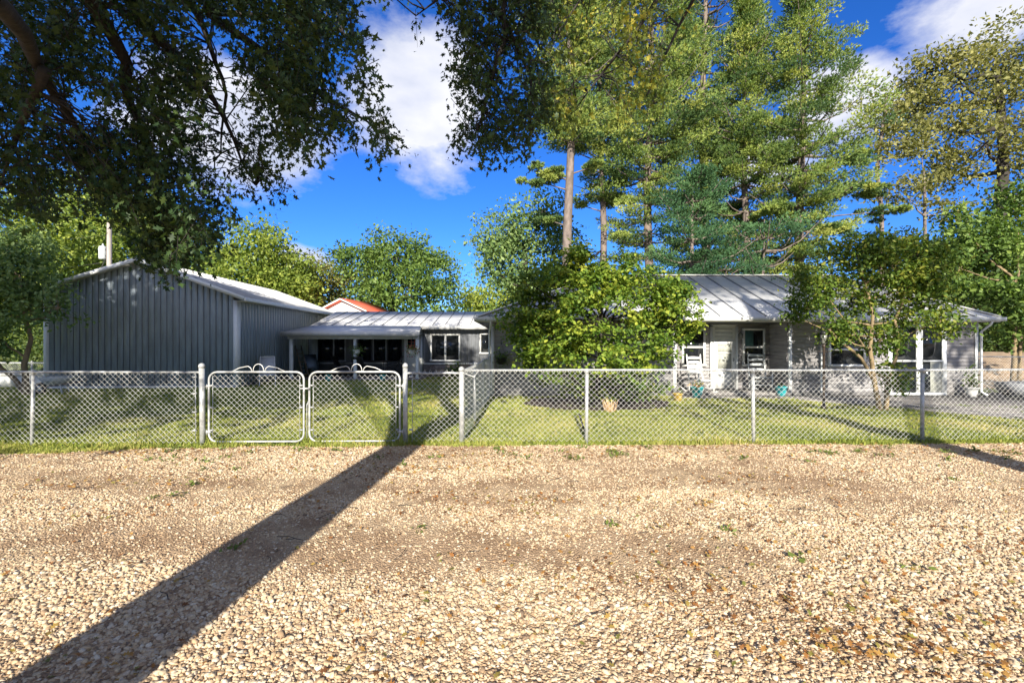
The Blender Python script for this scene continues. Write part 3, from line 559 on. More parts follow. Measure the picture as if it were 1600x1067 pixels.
# ---- red-roofed house beyond
rh = thing('red_roof_house', 'distant white gabled house with bright red metal roof beyond the low wing', 'house', (-11.9, 32, 0), -0.30)
m = MB(); m.prism([(-1.9, 0), (1.9, 0), (1.9, 3.86), (0, 4.6), (-1.9, 3.86)], 0, 3); m.build('wall', M['white'], rh, local=True)
m = MB(); m.slab([(2.15, -.3, 3.82), (2.15, 3.3, 3.82), (0, 3.3, 4.72), (0, -.3, 4.72)], .08); m.slab([(0, -.3, 4.721), (0, 3.3, 4.721), (-2.15, 3.3, 3.82), (-2.15, -.3, 3.82)], .08); rr_ = m.build('roof', M['redroof'], rh, local=True)
m = MB(); m.bar((2.15, -.32, 3.76), (0, -.32, 4.66), .04, .1); m.bar((0, -.32, 4.66), (-2.15, -.32, 3.76), .04, .1); m.build('rake_trim', M['white'], rr_, local=True)
m = MB(); m.box(-.4, .4, -.03, 0.02, 2.4, 3.6); w_ = m.build('window', M['trim'], rh, local=True); m = MB(); m.box(-.34, .34, -.04, -.032, 2.46, 3.54); m.build('pane', M['glass'], w_, local=True)
# ------------------------------------------------------------ chain link fences
def clipseg(k, s, L, H, D):       # u + s*z = k*D clipped to the L x H rectangle
    c = k * D
    z0, z1 = 0.0, H
    u0, u1 = c - s * z0, c - s * z1
    def zi(u): return (c - u) * s
    pts = []
    if 0 <= u0 <= L: pts.append((u0, z0))
    if 0 <= u1 <= L: pts.append((u1, z1))
    for u in (0, L):
        z = zi(u)
        if 0 < z < H: pts.append((u, z))
    if len(pts) < 2: return None
    pts.sort(key=lambda p: p[1]); return pts[0], pts[-1]
def chain_mesh(par, a, b, z0, z1, name='chain_link', D=0.09, r=0.0019, barbs=True, yo=0.028):
    a = Vector(a); b = Vector(b); L = (b - a).length; u = (b - a).normalized(); nrm = Vector((u.y, -u.x, 0)) * yo; H = z1 - z0; m = MB()
    for s in (1, -1):
        for k in range(int(-H / D) - 2, int((L + H) / D) + 2):
            g = clipseg(k, s, L, H, D)
            if not g: continue
            (ua, za), (ub, zb) = g
            off = nrm * (1 + 0.06 * s); n = max(1, int((zb - za) / 0.3)); P = []
            for i in range(n + 1):
                t = i / n; uu = ua + (ub - ua) * t; P.append(a + u * uu + off * (1 + .1 * math.sin(uu * 9 + k)) + Vector((0, 0, z0 + za + (zb - za) * t + .004 * math.sin(uu * 2.1))))
            m.tube(P, r, 4, False)
    if barbs:
        for k in range(int(L / D)):
            c = a + u * (k + .5) * D + nrm + Vector((0, 0, z1)); j = random.uniform(-.004, .004)
            m.tube([c - u * .02 - Vector((0, 0, .02)), c - u * .012 + Vector((0, 0, .018 + j)), c + Vector((0, 0, .03 + j)), c + u * .012 + Vector((0, 0, .018 + j)), c + u * .02 - Vector((0, 0, .02))], r, 4, False)
    return m.build(name, M['wire'], par)
def P(x): return Vector((x, yf(x), 0))
def post(par, p, h, r, cap='dome', name='post'):
    m = MB(); lx, ly = random.uniform(-.018, .018), random.uniform(-.018, .018)
    m.tube([(p[0], p[1], -.05), (p[0] + lx, p[1] + ly, h)], r, 14); o = m.build(name, M['galv'], par, True)
    m = MB(); m.lathe([(r * 1.15, -.03), (r * 1.18, .005), (r * 1.0, .025), (r * .55, .042), (.004, .048)] if cap == 'dome' else [(r * 1.25, -.03), (r * 1.3, .03), (r * .9, .045), (.004, .05)], (p[0] + lx, p[1] + ly, h), 14); m.build('post_cap', M['galv'], o, True)
    m = MB()
    for z in (.22, .5, .8, 1.05): m.tube([(p[0] - .001, p[1] - r - .03, z), (p[0] - .001, p[1] + r, z)], .006, 5)
    return o
def rail(par, a, b, z, r=0.018):
    m = MB(); A = Vector(a); B = Vector(b); n = 8
    m.tube([A.lerp(B, i / n) + Vector((0, 0, z + .006 * math.sin(i * 1.3))) for i in range(n + 1)], r, 12); return m.build('top_rail', M['galv'], par, True)
def tension(par, p, name='tension_bar'):
    m = MB(); m.tube([(p[0], p[1] - .03, .05), (p[0], p[1] - .03, 1.2)], .006, 5)
    for z in (.25, .55, .85, 1.12): m.box(p[0] - .05, p[0] + .012, p[1] - .045, p[1] + .0, z - .011, z + .011)
    m.build(name, M['galv'], par)
H = 1.22
# left run
fl = thing('chain_link_fence', 'chain link fence run left of the double gate along the gravel', 'fence', P(-9.5), group=None)
for x in (-13.4, -10.6, -7.8): post(fl, P(x), H - .03, .025, 'loop')
post(fl, P(-5.06), 1.30, .043); rail(fl, P(-16.2), P(-5.06), H - .02); chain_mesh(fl, P(-16.2), P(-5.14), .05, H - .035); tension(fl, P(-5.16))
# short run between gate and corner
fm = thing('chain_link_fence', 'short chain link panel between gate post and thick corner post', 'fence', P(-1.3))
post(fm, P(-1.76), 1.30, .040); post(fm, P(-.83), 1.24, .043); rail(fm, P(-1.76), P(-.83), H - .045); chain_mesh(fm, P(-1.66), P(-.86), .06, H - .02); tension(fm, P(-1.64))
m = MB(); m.tube([P(-.83) + Vector((0, -.04, 1.19)), P(-.62) + Vector((0, -.09, 1.12)), P(-.55) + Vector((0, -.03, 1.22))], .006, 5); m.build('tie_wire', M['wire'], fm)
# right run
fr = thing('chain_link_fence', 'long chain link fence run right of the corner post in front of the house', 'fence', P(6))
for x in (1.24, 4.05, 6.93, 9.8, 12.6): post(fr, P(x), H - .02, .028, 'loop')
rail(fr, P(-.8), P(14), H); chain_mesh(fr, P(-.8), P(14), .05, H - .01)
# return run back to the house corner
fb = thing('chain_link_fence', 'chain link fence run going back from the corner post to the house corner', 'fence', (-.73, 11, 0))
q0 = Vector((-.83, 7.58, 0)); q1 = Vector((-.68, 14.05, 0))
for t in (.31, .63, .98): post(fb, q0.lerp(q1, t), 1.22, .027, 'loop')
rail(fb, q0, q1, 1.2); chain_mesh(fb, q0.lerp(q1, .01), q1, .05, 1.19)
# far right run by the dirt bank, far left run by the white wall
f5 = thing('chain_link_fence', 'short distant chain link fence from the house right corner towards the dirt bank', 'fence', (17, 14.9, 0))
for x in (14.95, 17.9, 20.5): post(f5, (x, 14.9, 0), 1.26, .035)
rail(f5, (14.95, 14.9, 0), (20.5, 14.9, 0), 1.2); chain_mesh(f5, (14.95, 14.9, 0), (20.5, 14.9, 0), .05, 1.19, r=.0025, barbs=False)
f6 = thing('chain_link_fence', 'distant chain link fence above the white block wall left of the shed', 'fence', (-19.5, 17.4, 0))
for x in (-24, -21, -18.35): post(f6, (x, 17.4, 0), 0.92, .03)
rail(f6, (-26, 17.4, 0), (-17.3, 17.4, 0), .88, .028); chain_mesh(f6, (-26, 17.4, 0), (-17.3, 17.4, 0), .35, .87, r=.0028, barbs=False)
m = MB()
for i in range(13): m.box(-26 + i * .68, -26 + i * .68 + .675, 17.0, 17.25, 0, .42)
m.box(-26, -17.16, 16.96, 17.29, .423, .5)
tag(m.build('low_wall', M['whiteblock']), 'low white block wall left of the shed', 'wall')
# gates
def gate(x0, x1, lab, latch):
    g = thing('gate', lab, 'gate', P((x0 + x1) / 2), 0, 'two leaves of the double gate'); c = P((x0 + x1) / 2); y = c.y
    zb, zt_, rr = .06, 1.2, .13; pts = []
    for cx, cz, a0 in ((x1 - rr, zt_ - rr, 0), (x0 + rr, zt_ - rr, 90), (x0 + rr, zb + rr, 180), (x1 - rr, zb + rr, 270)):
        for k in range(6): a = rad(a0 + 90 * k / 5); pts.append((cx + rr * math.cos(a), yf(cx + rr * math.cos(a)), cz + rr * math.sin(a)))
    pts.append(pts[0]); pts.append(pts[1]); m = MB(); m.tube(pts, .0175, 10, False); m.build('frame', M['galv'], g, True)
    chain_mesh(g, P(x0 + .05), P(x1 - .05), zb + .05, zt_ - .05, barbs=False, yo=.005)
    for xx in (x0 + .065, x1 - .065):
        m = MB(); m.tube([(xx, yf(xx) - .008, zb + .06), (xx, yf(xx) - .008, zt_ - .06)], .005, 5)
        for z in (.25, .62, .98): m.box(min(xx, x0 + .02 if xx < c.x else xx), max(xx, x1 - .02 if xx > c.x else xx) + .004, yf(xx) - .026, yf(xx) + .026, z - .01, z + .01)
        m.build('tension_bar', M['galv'], g)
    cx = c.x + .03; m = MB(); yy = yf(cx)
    m.tube([(cx + .085 * math.cos(rad(a)), yy, 1.215 + .115 * math.sin(rad(a)) ** .8) for a in range(0, 181, 15)], .0065, 6)
    for s in (-1, 1): m.tube([(cx + s * .10, yy, 1.21), (cx + s * .13, yy, 1.27), (cx + s * .17, yy, 1.295), (cx + s * .31, yy, 1.268), (cx + s * .40, yy, 1.225), (cx + s * .44, yy, 1.21)], .0065, 6)
    m.build('scroll_ornament', M['wire'], g, True)
    hx = x0 if latch > 0 else x1; s = -1 if latch > 0 else 1
    for z in (.22, .97):
        m = MB(); m.box(hx - .03, hx + .03, y - .033, y + .033, z - .018, z + .018); m.tube([(hx, y, z), (hx + s * .075, y, z - .01)], .011, 6); m.tube([(hx + s * .05, y, z - .05), (hx + s * .05, y, z + .03)], .009, 6); m.build('hinge', M['galv'], g)
    if latch > 0:
        m = MB(); m.box(x1 - .05, x1 + .11, y - .04, y - .02, .92, .945); m.tube([(x1 + .03, y - .045, .96), (x1 + .03, y - .05, .84)], .012, 6); m.build('latch', M['galv'], g)
    else:
        m = MB(); m.tube([(x0 - .035, y - .03, .12), (x0 - .035, y - .03, .66), (x0 - .015, y - .03, .72), (x0 + .0, y - .03, .70)], .008, 6); m.build('drop_rod', M['galv'], g)
gate(-4.96, -3.42, 'left leaf of the galvanised double gate with rounded corners and latch', 1)
gate(-3.33, -1.85, 'right leaf of the galvanised double gate beside the short fence panel', -1)

# ------------------------------------------------------------ yard objects
def rocking_chair(loc, rz, label, mm):
    t = thing('rocking_chair', label, 'chair', loc, rz, 'rocking chairs on the porch'); c = M[mm]
    def p(name, m, **k): return m.build(name, c, t, local=True, **k)
    for s in (-1, 1):
        m = MB(); m.tube([(s * .25, .22, .08), (s * .25, .24, .45), (s * .25, .36, 1.16)], [.022, .024, .02], 8); m.lathe([(.02, 0), (.028, .02), (.012, .04), (.02, .06), (.004, .09)], (s * .25, .36, 1.16), 8); p('back_post', m, smooth=True)
        m = MB(); m.tube([(s * .27, -.26, .07), (s * .27, -.26, .66)], .022, 8); p('leg', m, smooth=True)
        m = MB(); m.tube([(s * .26, -.42 + i * .11, .03 + .0 + .14 * ((i - 4.3) / 5.4) ** 2) for i in range(11)], .02, 6); p('rocker', m, smooth=True)
        m = MB(); m.box(s * .27 - .045, s * .27 + .045, -.32, .27, .66, .685); p('armrest', m, bevel=.008)
    for k, z in enumerate((.62, .78, .94, 1.08)):
        m = MB(); y = .27 + (z - .45) * .17; n = 8
        for i in range(n):
            a, b = -.24 + .48 * i / n, -.24 + .48 * (i + 1) / n; f = lambda q: .035 * (1 - (q / .24) ** 2); g = lambda q: .02 * (1 - (q / .24) ** 2)
            m.add([(a, y + f(a), z), (b, y + f(b), z), (b, y + f(b), z + .07 + g(b)), (a, y + f(a), z + .07 + g(a)), (a, y + f(a) + .014, z), (b, y + f(b) + .014, z), (b, y + f(b) + .014, z + .07 + g(b)), (a, y + f(a) + .014, z + .07 + g(a))], [(0, 1, 2, 3), (7, 6, 5, 4), (3, 2, 6, 7), (0, 4, 5, 1)])
        p('back_slat', m)
    m = MB(); m.box(-.27, .27, -.28, .24, .42, .45); p('seat', m, bevel=.01)
    m = MB()
    for z in (.2, .32): m.tube([(-.27, -.26, z), (.27, -.26, z)], .012, 6); m.tube([(-.25, .23, z), (.25, .23, z)], .012, 6); m.tube([(-.27, -.26, z + .03), (-.25, .23, z + .03)], .012, 6); m.tube([(.27, -.26, z + .03), (.25, .23, z + .03)], .012, 6)
    p('stretcher', m); return t
rocking_chair((X(1096, 14.2), 14.25, .05), .25, 'white slat back rocking chair left of the front door', 'white')
rocking_chair((X(1188, 14.6), 14.62, .12), -.15, 'pale grey slat back rocking chair under the porch window', 'chair_grey')
def pot(loc, label, s=1.0, mm='turq', flowers=None, cat='flower pot', group='turquoise flower pots', leafm='shadeleaf', fh=.16, n=60):
    t = thing('flower_pot', label, cat, loc, 0, group)
    m = MB(); m.lathe([(.085 * s, 0), (.12 * s, .12 * s), (.14 * s, .22 * s), (.155 * s, .225 * s), (.155 * s, .25 * s), (.14 * s, .25 * s), (.13 * s, .22 * s)], (0, 0, 0), 20); m.build('pot', M[mm], t, True, True)
    m = MB(); m.lathe([(.12 * s, 0), (.128 * s, .015)], (0, 0, .2 * s), 16); m.build('soil', M['soil'], t, local=True)
    C = np.array(loc) + np.c_[R.normal(0, .07 * s, n), R.normal(0, .07 * s, n), .25 * s + np.abs(R.normal(0, fh * .5, n))]
    leafmesh('foliage', C, .07, M[leafm], 'oval', t, .5)
    if flowers: leafmesh('flower', np.array(loc) + np.c_[R.normal(0, .085 * s, 45), R.normal(0, .085 * s, 45), .26 * s + np.abs(R.normal(0, .05, 45))], .06, M[flowers], 'oval', t, 1)
    return t
pot((X(1089, 13.6), 13.6, .035), 'turquoise pot with orange flowers beside the white rocking chair', 1.25, flowers='flower_o')
pot((X(1216, 14.1), 13.95, .035), 'turquoise pot at the right end of the house porch', 1.15, n=20)
pot((X(513, 19.6), 19.6, 0), 'turquoise pot on the wing porch edge, left one of two', 1.05, n=25)
pot((X(598, 19.6), 19.6, 0), 'turquoise pot on the wing porch edge near its door, right one of two', 1.05, n=25)
pot((X(1059, 12.9), 12.9, 0), 'small yellow pot on the grass before the porch', .95, 'yellowpot', group=None, n=8)
pot((X(1523, 13.7), 13.8, .03), 'pale planter box with dark shrub at the right house corner', 1.15, 'whiteblock', cat='planter', group=None, fh=.55, n=260)
def basket(loc, ztop, label, flowers, mm='wood', bracket=None, wide=.2):
    t = thing('hanging_basket', label, 'hanging basket', loc, 0, None); x, y, z = loc
    m = MB(); m.lathe([(.09, 0), (.14, .08), (.16, .18), (.17, .19), (.165, .2)], (0, 0, 0), 16); m.build('basket', M[mm], t, True, True)
    m = MB()
    for k in range(3): a = k * 2.09; m.tube([(.16 * math.cos(a), .16 * math.sin(a), .19), (0, 0, ztop - z - .06)], .004, 4)
    m.tube([(0, 0, ztop - z - .06), (.0, 0, ztop - z)], .006, 4)
    if bracket: m.tube([(0, 0, ztop - z), (0, .12, ztop - z + .03), (0, bracket, ztop - z)], .008, 5); m.tube([(0, bracket, ztop - z - .15), (0, .1, ztop - z + .01)], .008, 5)
    m.build('hanger', M['black'], t, local=True)
    n = 260; C = np.c_[R.normal(0, wide * .6, n), R.normal(0, wide * .6, n), .22 + R.normal(0, .09, n)]; C[::3, 2] -= np.abs(R.normal(0, .14, len(C[::3])))
    leafmesh('foliage', C + np.array(loc), .06, M['mleaf'], 'oval', t, .4)
    if flowers: leafmesh('flower', np.c_[R.normal(0, wide * .65, 120), R.normal(0, wide * .65, 120), .2 + R.normal(0, .13, 120)] + np.array(loc), .055, M[flowers], 'oval', t, .4)
basket((X(556, 19.8), 19.88, 1.15), 1.8, 'hanging basket of trailing green leaves at the middle porch post', None, 'white', wide=.24)
basket((X(644, 19.8), 19.8, 1.12), 1.92, 'hanging basket with dusty red flowers by the wing porch door', 'flower_r', 'white', wide=.24)
basket((X(783, 14.0), 13.98, 1.0), 1.75, 'black basket planter on the grey lap siding near the house left corner', None, 'black', .18, .16)

# lamp post
t = thing('lamp_post', 'dark brown lamp post with lantern on the lawn right of the porch', 'lamp post', (X(1287, 11.3), 11.3, 0))
m = MB(); m.lathe([(.06, 0), (.055, .1), (.036, .14), (.032, .18), (.030, 1.55), (.045, 1.57), (.045, 1.6), (.03, 1.63)], (0, 0, 0), 14); m.build('pole', M['brownmetal'], t, True, True)
m = MB(); m.tube([(-.14, 0, 1.45), (.14, 0, 1.45)], .01, 6); m.build('crossbar', M['brownmetal'], t, local=True)
m = MB(); m.lathe([(.035, 1.63), (.06, 1.66), (.08, 1.87), (.075, 1.875)], (0, 0, 0), 6); m.build('lantern_glass', M['lampglass'], t, local=True)
m = MB()
for k in range(6): a = k * math.pi / 3; m.tube([(.042 * math.cos(a), .042 * math.sin(a), 1.63), (.086 * math.cos(a), .086 * math.sin(a), 1.88)], .009, 4)
m.lathe([(.105, 1.875), (.08, 1.94), (.04, 1.99), (.015, 2.02), (.02, 2.05), (.003, 2.08)], (0, 0, 0), 6); m.build('lantern_cap', M['black'], t, local=True)

# wheelbarrow by the shed
t = thing('wheelbarrow', 'grey wheelbarrow standing on the shaded lawn by the left corner of the shed', 'wheelbarrow', (X(88, 14.8), 14.8, 0), .35); t.scale = (.82, .9, .95)
m = MB(); v = []
for z, x0, x1, yy in ((.32, -.22, .25, .2), (.58, -.42, .55, .34)): v += [(x0, -yy, z), (x1, -yy, z), (x1, yy, z), (x0, yy, z)]
v += [(x * .96 + .0, y * .94, z + .012) for x, y, z in v]
m.add(v, [(0, 1, 5, 4), (1, 2, 6, 5), (2, 3, 7, 6), (3, 0, 4, 7), (0, 3, 2, 1), (8, 12, 13, 9), (9, 13, 14, 10), (10, 14, 15, 11), (11, 15, 12, 8), (8, 9, 10, 11), (4, 5, 13, 12), (5, 6, 14, 13), (6, 7, 15, 14), (7, 4, 12, 15)]); m.build('tray', M['poly'], t, local=True)
for s in (-1, 1):
    m = MB(); m.bar((-.62, s * .06, .2), (.85, s * .27, .42), .035); m.build('handle', M['wood'], t, local=True)
    m = MB(); m.bar((.22, s * .2, .32), (.3, s * .22, .0), .05, .03); m.build('leg', M['poly'], t, local=True)
m = MB(); m.lathe([(.12, -.035), (.19, -.045), (.2, 0), (.19, .045), (.12, .035)], (0, 0, 0), 24); w_ = m.build('wheel', M['rubber'], t, True, True, M=Matrix.Translation((-.5, 0, .2)) @ Matrix.Rotation(math.pi / 2, 4, 'X'))
m = MB(); m.lathe([(.02, -.06), (.11, -.03), (.11, .03), (.02, .06)], (0, 0, 0), 16); m.build('rim', M['chair_grey'], w_, True, True, M=Matrix.Translation((-.5, 0, .2)) @ Matrix.Rotation(math.pi / 2, 4, 'X'))
# garden cart at right edge
t = thing('garden_cart', 'rounded grey garden cart on the drive at the right edge, partly cut off', 'cart', (X(1592, 13.5), 13.5, .03), .1)
m = MB(); pr = [(-.42, .46), (-.38, .22), (-.26, .12), (.5, .1), (.62, .2), (.7, .47)]
v = [(x, s * (.3 + (z > .4) * .04), z) for s in (-1, 1) for x, z in pr]; n = 6
m.add(v, [(0, 1, 2, 3, 4, 5), (11, 10, 9, 8, 7, 6)] + [(i, i + 6, i + 7, i + 1) for i in range(5)]); o = m.build('tub', M['board'], t, local=True); o.modifiers.new('solid', 'SOLIDIFY').thickness = .012
for s in (-1, 1):
    m = MB(); m.lathe([(.1, -.03), (.155, -.035), (.165, 0), (.155, .035), (.1, .03)], (0, 0, 0), 22); w_ = m.build('wheel', M['rubber'], t, True, True, M=Matrix.Translation((.12, s * .38, .165)) @ Matrix.Rotation(math.pi / 2, 4, 'X'))
    m = MB(); m.lathe([(.02, -.045), (.09, -.02), (.09, .02), (.02, .045)], (0, 0, 0), 14); m.build('rim', M['chair_grey'], w_, True, True, M=Matrix.Translation((.12, s * .38, .165)) @ Matrix.Rotation(math.pi / 2, 4, 'X'))
m = MB(); m.tube([(-.4, 0, .2), (-.75, 0, .12), (-1.1, 0, .35)], .015, 6); m.build('pull_handle', M['black'], t, local=True)

# porch furniture and lawn chair
def metal_chair(loc, rz, label, mm, name='lawn_chair', group=None, fab='chair_grey', back=.95, lean=.28):
    t = thing(name, label, 'chair', loc, rz, group)
    for s in (-1, 1):
        m = MB(); m.tube([(s * .27, -.3, 0), (s * .27, -.2, .4), (s * .27, .22, .42), (s * .25, .22 + lean, back)], .014, 8); m.build('side_frame', M[mm], t, True, True)
        m = MB(); m.tube([(s * .27, .35, 0), (s * .27, .05, .41), (s * .28, -.22, .62), (s * .27, .28, .64)], .013, 8); m.build('arm_frame', M[mm], t, True, True)
    m = MB(); m.tube([(-.25, .22 + lean, back), (.25, .22 + lean, back)], .014, 8); m.tube([(-.27, -.2, .4), (.27, -.2, .4)], .012, 8); m.build('cross_bar', M[mm], t, local=True)
    m = MB(); m.box(-.25, .25, -.2, .22, .415, .43); m.build('seat', M[fab], t, local=True)
    m = MB(); m.slab([(-.24, .23, .45), (.24, .23, .45), (.23, .21 + lean, back - .02), (-.23, .21 + lean, back - .02)], .015); m.build('backrest', M[fab], t, local=True)
    return t
metal_chair((X(418, 17.6), 17.6, 0), .5, 'white tube framed lawn chair beside the shed wall', 'white', back=1.1)
metal_chair((X(612, 20.9), 20.9, .07), -1.5, 'dark patio chair at the right end of the porch table', 'black', 'patio_chair', 'patio chairs round the porch table', 'black')
metal_chair((X(537, 20.9), 20.9, .07), 1.5, 'dark patio chair at the left end of the porch table', 'black', 'patio_chair', 'patio chairs round the porch table', 'black')
metal_chair((X(566, 20.6), 20.4, .07), 3.1, 'dark patio chair seen from behind in front of the porch table', 'black', 'patio_chair', 'patio chairs round the porch table', 'black')
metal_chair((X(488, 21.2), 21.2, .07), .6, 'dark blue-grey chair standing alone in the left corner of the porch', 'black', 'patio_chair', None, 'slate', 1.0)
t = thing('patio_table', 'low dark patio table under the wing porch', 'table', (X(580, 21.2), 21.3, .07))
m = MB(); m.box(-.75, .75, -.42, .42, .70, .73); m.build('table_top', M['brownmetal'], t, local=True, bevel=.01)
for a, b in ((-.65, -.34), (.65, -.34), (.65, .34), (-.65, .34)): m = MB(); m.tube([(a, b, 0), (a, b, .70)], .02, 8); m.build('leg', M['black'], t, local=True)
m = MB(); a = Vector((X(474, 20.4), 20.4, .07)); b = Vector((X(460, 20.9), 21.0, 1.5))
for s in (0, .34): m.bar(a + Vector((s * .3, s, 0)), b + Vector((s * .3, s, 0)), .035, .05)
for k in range(7): p_ = a.lerp(b, .1 + k * .13); m.bar(p_, p_ + Vector((.1, .34, 0)), .03)
tag(m.build('step_ladder', M['wood']), 'weathered wooden ladder leaning in the left end of the wing porch', 'ladder')
# utility pole
t = thing('utility_pole', 'pale utility pole with transformer behind the shed roof', 'utility pole', (X(171, 24), 24, 0))
m = MB(); m.tube([(0, 0, 0), (0, 0, 7.95)], [.14, .105], 14); m.build('pole', M['pole'], t, True, True)
m = MB(); m.lathe([(.03, 6.0), (.17, 6.03), (.18, 6.1), (.18, 6.62), (.16, 6.7), (.05, 6.74), (.03, 6.85)], (-.34, 0, 0), 16); tf = m.build('transformer', M['chair_grey'], t, True, True)
m = MB(); m.box(-.2, -.08, -.05, .05, 6.15, 6.22); m.box(-.2, -.08, -.05, .05, 6.5, 6.57); m.build('bracket', M['black'], tf, local=True)
m = MB(); m.tube([(-.34, 0, 6.85), (-.2, 0, 7.2), (0, -.13, 7.4)], .01, 5); m.tube([(-.1, -.12, 6.0), (-.35, -.12, 5.5), (-.5, 0, 5.0), (-.15, -.12, 4.5)], .018, 5); m.build('cable', M['black'], t, local=True)
m = MB(); m.tube([(-.05 - 18 * k / 12, 1.5 * k / 12, 5.9 - .9 * math.sin(math.pi * k / 12) + .6 * k / 12) for k in range(13)], .014, 5); m.tube([(0, 0, 7.3), (-6, .5, 6.9), (-12, 1, 7.1), (-18, 1.5, 7.6)], .01, 5); m.build('service_wire', M['black'], t, local=True)
# dry stalk tuft, fallen branch
def stalks(loc, n, h, label):
    v = []; t = []
    for i in range(n):
        a = R.uniform(0, 6.28); r = R.uniform(0, .12); x, y = loc[0] + r * math.cos(a), loc[1] + r * math.sin(a); l = R.uniform(.5, 1) * h; o = (math.cos(a) * R.uniform(.1, .5) * l, math.sin(a) * .4 * l)
        v += [(x - .012, y, 0), (x + .012, y, 0), (x + o[0] + .004, y + o[1], l), (x + o[0] - .004, y + o[1], l)]; t += [R.random()] * 4
    tag(npmesh('dry_grass_tuft', v, [4] * n, range(4 * n), M['drygrass'], None, False, {'tint': t}), label, 'plant')
stalks((X(953, 11.0), 11.0), 40, .34, 'tan tuft of dry cut stalks at the edge of the shrub shade')
m = MB(); m.tube([(X(906, 8.4), 8.5, .35), (X(911, 8.3), 8.3, .15), (X(918, 8.1), 8.05, .0)], .018, 6); m.tube([(X(911, 8.3), 8.3, .17), (X(907, 8.3), 8.3, .05)], .01, 5)
tag(m.build('dead_branch', M['bark']), 'dark stick standing in the grass behind the first right fence post', 'branch')
# ------------------------------------------------------------ trees
def limb(m, pts, r0, r1, n=7, wob=0.0):
    P_ = [Vector(p) for p in pts]; out = []
    for i in range(len(P_) - 1):
        for k in range(3): t = k / 3; out.append(P_[i].lerp(P_[i + 1], t) + Vector((random.uniform(-1, 1), random.uniform(-1, 1), random.uniform(-1, 1))) * wob * (1 if (i or k) else 0))
    out.append(P_[-1]); L = len(out) - 1
    m.tube(out, [r0 + (r1 - r0) * (i / L) ** .8 for i in range(L + 1)], n)
    return out
def blob_clumps(blobs, n, thr=-0.15, ns=0.8, shell=0.45, seed=0):
    vol = np.array([(b[3] * b[4] * b[5]) ** .67 for b in blobs]); vol /= vol.sum(); out = []
    for b, w in zip(blobs, vol):
        k = max(3, int(n * w)); d = R.normal(size=(k, 3)); d /= np.linalg.norm(d, axis=1, keepdims=True)
        r = R.uniform(shell, 1, (k, 1)) ** .7 * R.uniform(.88, 1.1, (k, 1)); c = np.array(b[:3]) + d * r * np.array(b[3:6])
        out += [q for q in c if noise.noise(Vector(q) * ns + Vector((seed, 0, 0))) > thr]
    return np.array(out)
def tree(name, label, cat, base, blobs, n, per, size, cr, lm, bark='bark', trunk=None, tr=.2, shape='quad', group=None, thr=-.15, ns=.8, up=.5, twigs=.25, flat=.65, shell=.45, limbs=None, tilt=0.0):
    t = thing(name, label, cat, base, 0, group)
    c = blob_clumps(blobs, n, thr, ns, shell, base[0])
    C = np.repeat(c, per, 0) + R.normal(0, 1, (len(c) * per, 3)) * cr * np.array([1, 1, flat])
    tint = np.clip(np.repeat(R.normal(.5, .22, len(c)), per) + R.normal(0, .18, len(C)), 0, 1)
    leafmesh('crown', C, size, M[lm], shape, t, up, (0, -.25, 0), tint)
    m = MB(); top = Vector(np.mean([b[:3] for b in blobs], 0)); trunk = trunk or [base, (base[0], base[1], (base[2] + top.z) / 2), tuple(top)]
    tp = limb(m, trunk, tr, tr * .45, 9, tr * .15)
    for b in blobs:
        e = Vector(b[:3]); s = min(tp[len(tp) // 3:], key=lambda p: (p - e).length + max(0, p.z - e.z + .3) * 3)
        if (e - s).length > .3: limb(m, [s, s.lerp(e, .5) + Vector((0, 0, -.08 * (e - s).length)), e], tr * .42, tr * .12, 6, tr * .25)
        for q in c[np.argsort(np.linalg.norm(c - np.array(e), axis=1))][:int(len(c) / len(blobs) * twigs)]:
            limb(m, [e, (e + Vector(q)) / 2 + Vector((0, 0, -.1)), q], tr * .12, tr * .03, 4, tr * .1)
    for l in limbs or []: limb(m, l[0], l[1], l[2], 7, .02)
    m.build('trunk', M[bark], t, True); return t
def B(px, py, rx, ry, d, dd=0, depth=None): s = (d + dd) / F; return (X(px, d + dd), d + dd, Z(py, d + dd), rx * s, depth or (rx + ry) / 2 * s, ry * s)
bt = 'trees behind the houses'
tree('broadleaf_tree', 'yellow green tree at the far left edge behind the white wall', 'tree', (-24, 24, 0), [B(20, 380, 95, 70, 24), B(-50, 460, 90, 100, 24), B(60, 470, 80, 90, 24, 1), B(110, 400, 50, 60, 24, 2)], 520, 46, .24, .5, 'yleaf', group=bt)
tree('broadleaf_tree', 'tall bright green tree directly behind the shed roof near the utility pole', 'tree', (-24, 31, 0), [B(170, 370, 80, 75, 31), B(100, 330, 70, 60, 31, 1), B(220, 400, 70, 60, 31, 2), B(150, 450, 90, 60, 31)], 520, 44, .30, .6, 'yleaf', group=bt)
tree('broadleaf_tree', 'mid green tree behind the shed peak partly hidden by the hanging oak', 'tree', (-22, 36, 0), [B(270, 400, 70, 60, 36), B(320, 440, 50, 50, 36), B(230, 360, 50, 50, 37)], 320, 40, .32, .65, 'mleaf', group=bt)
tree('broadleaf_tree', 'rounded yellow green tree behind the right slope of the shed roof', 'tree', (-18, 33, 0), [B(405, 392, 48, 44, 33), B(445, 425, 50, 42, 33, 1), B(370, 430, 45, 45, 33, -1), B(425, 460, 70, 40, 33)], 420, 46, .26, .5, 'yleaf', group=bt, thr=-.3)
tree('broadleaf_tree', 'dull olive tree between the yellow green tree and the spreading round tree', 'tree', (-16, 38, 0), [B(500, 440, 38, 42, 38), B(470, 455, 40, 40, 38), B(535, 455, 30, 40, 38), B(345, 425, 25, 35, 38)], 260, 40, .28, .6, 'oliveleaf', group=bt)
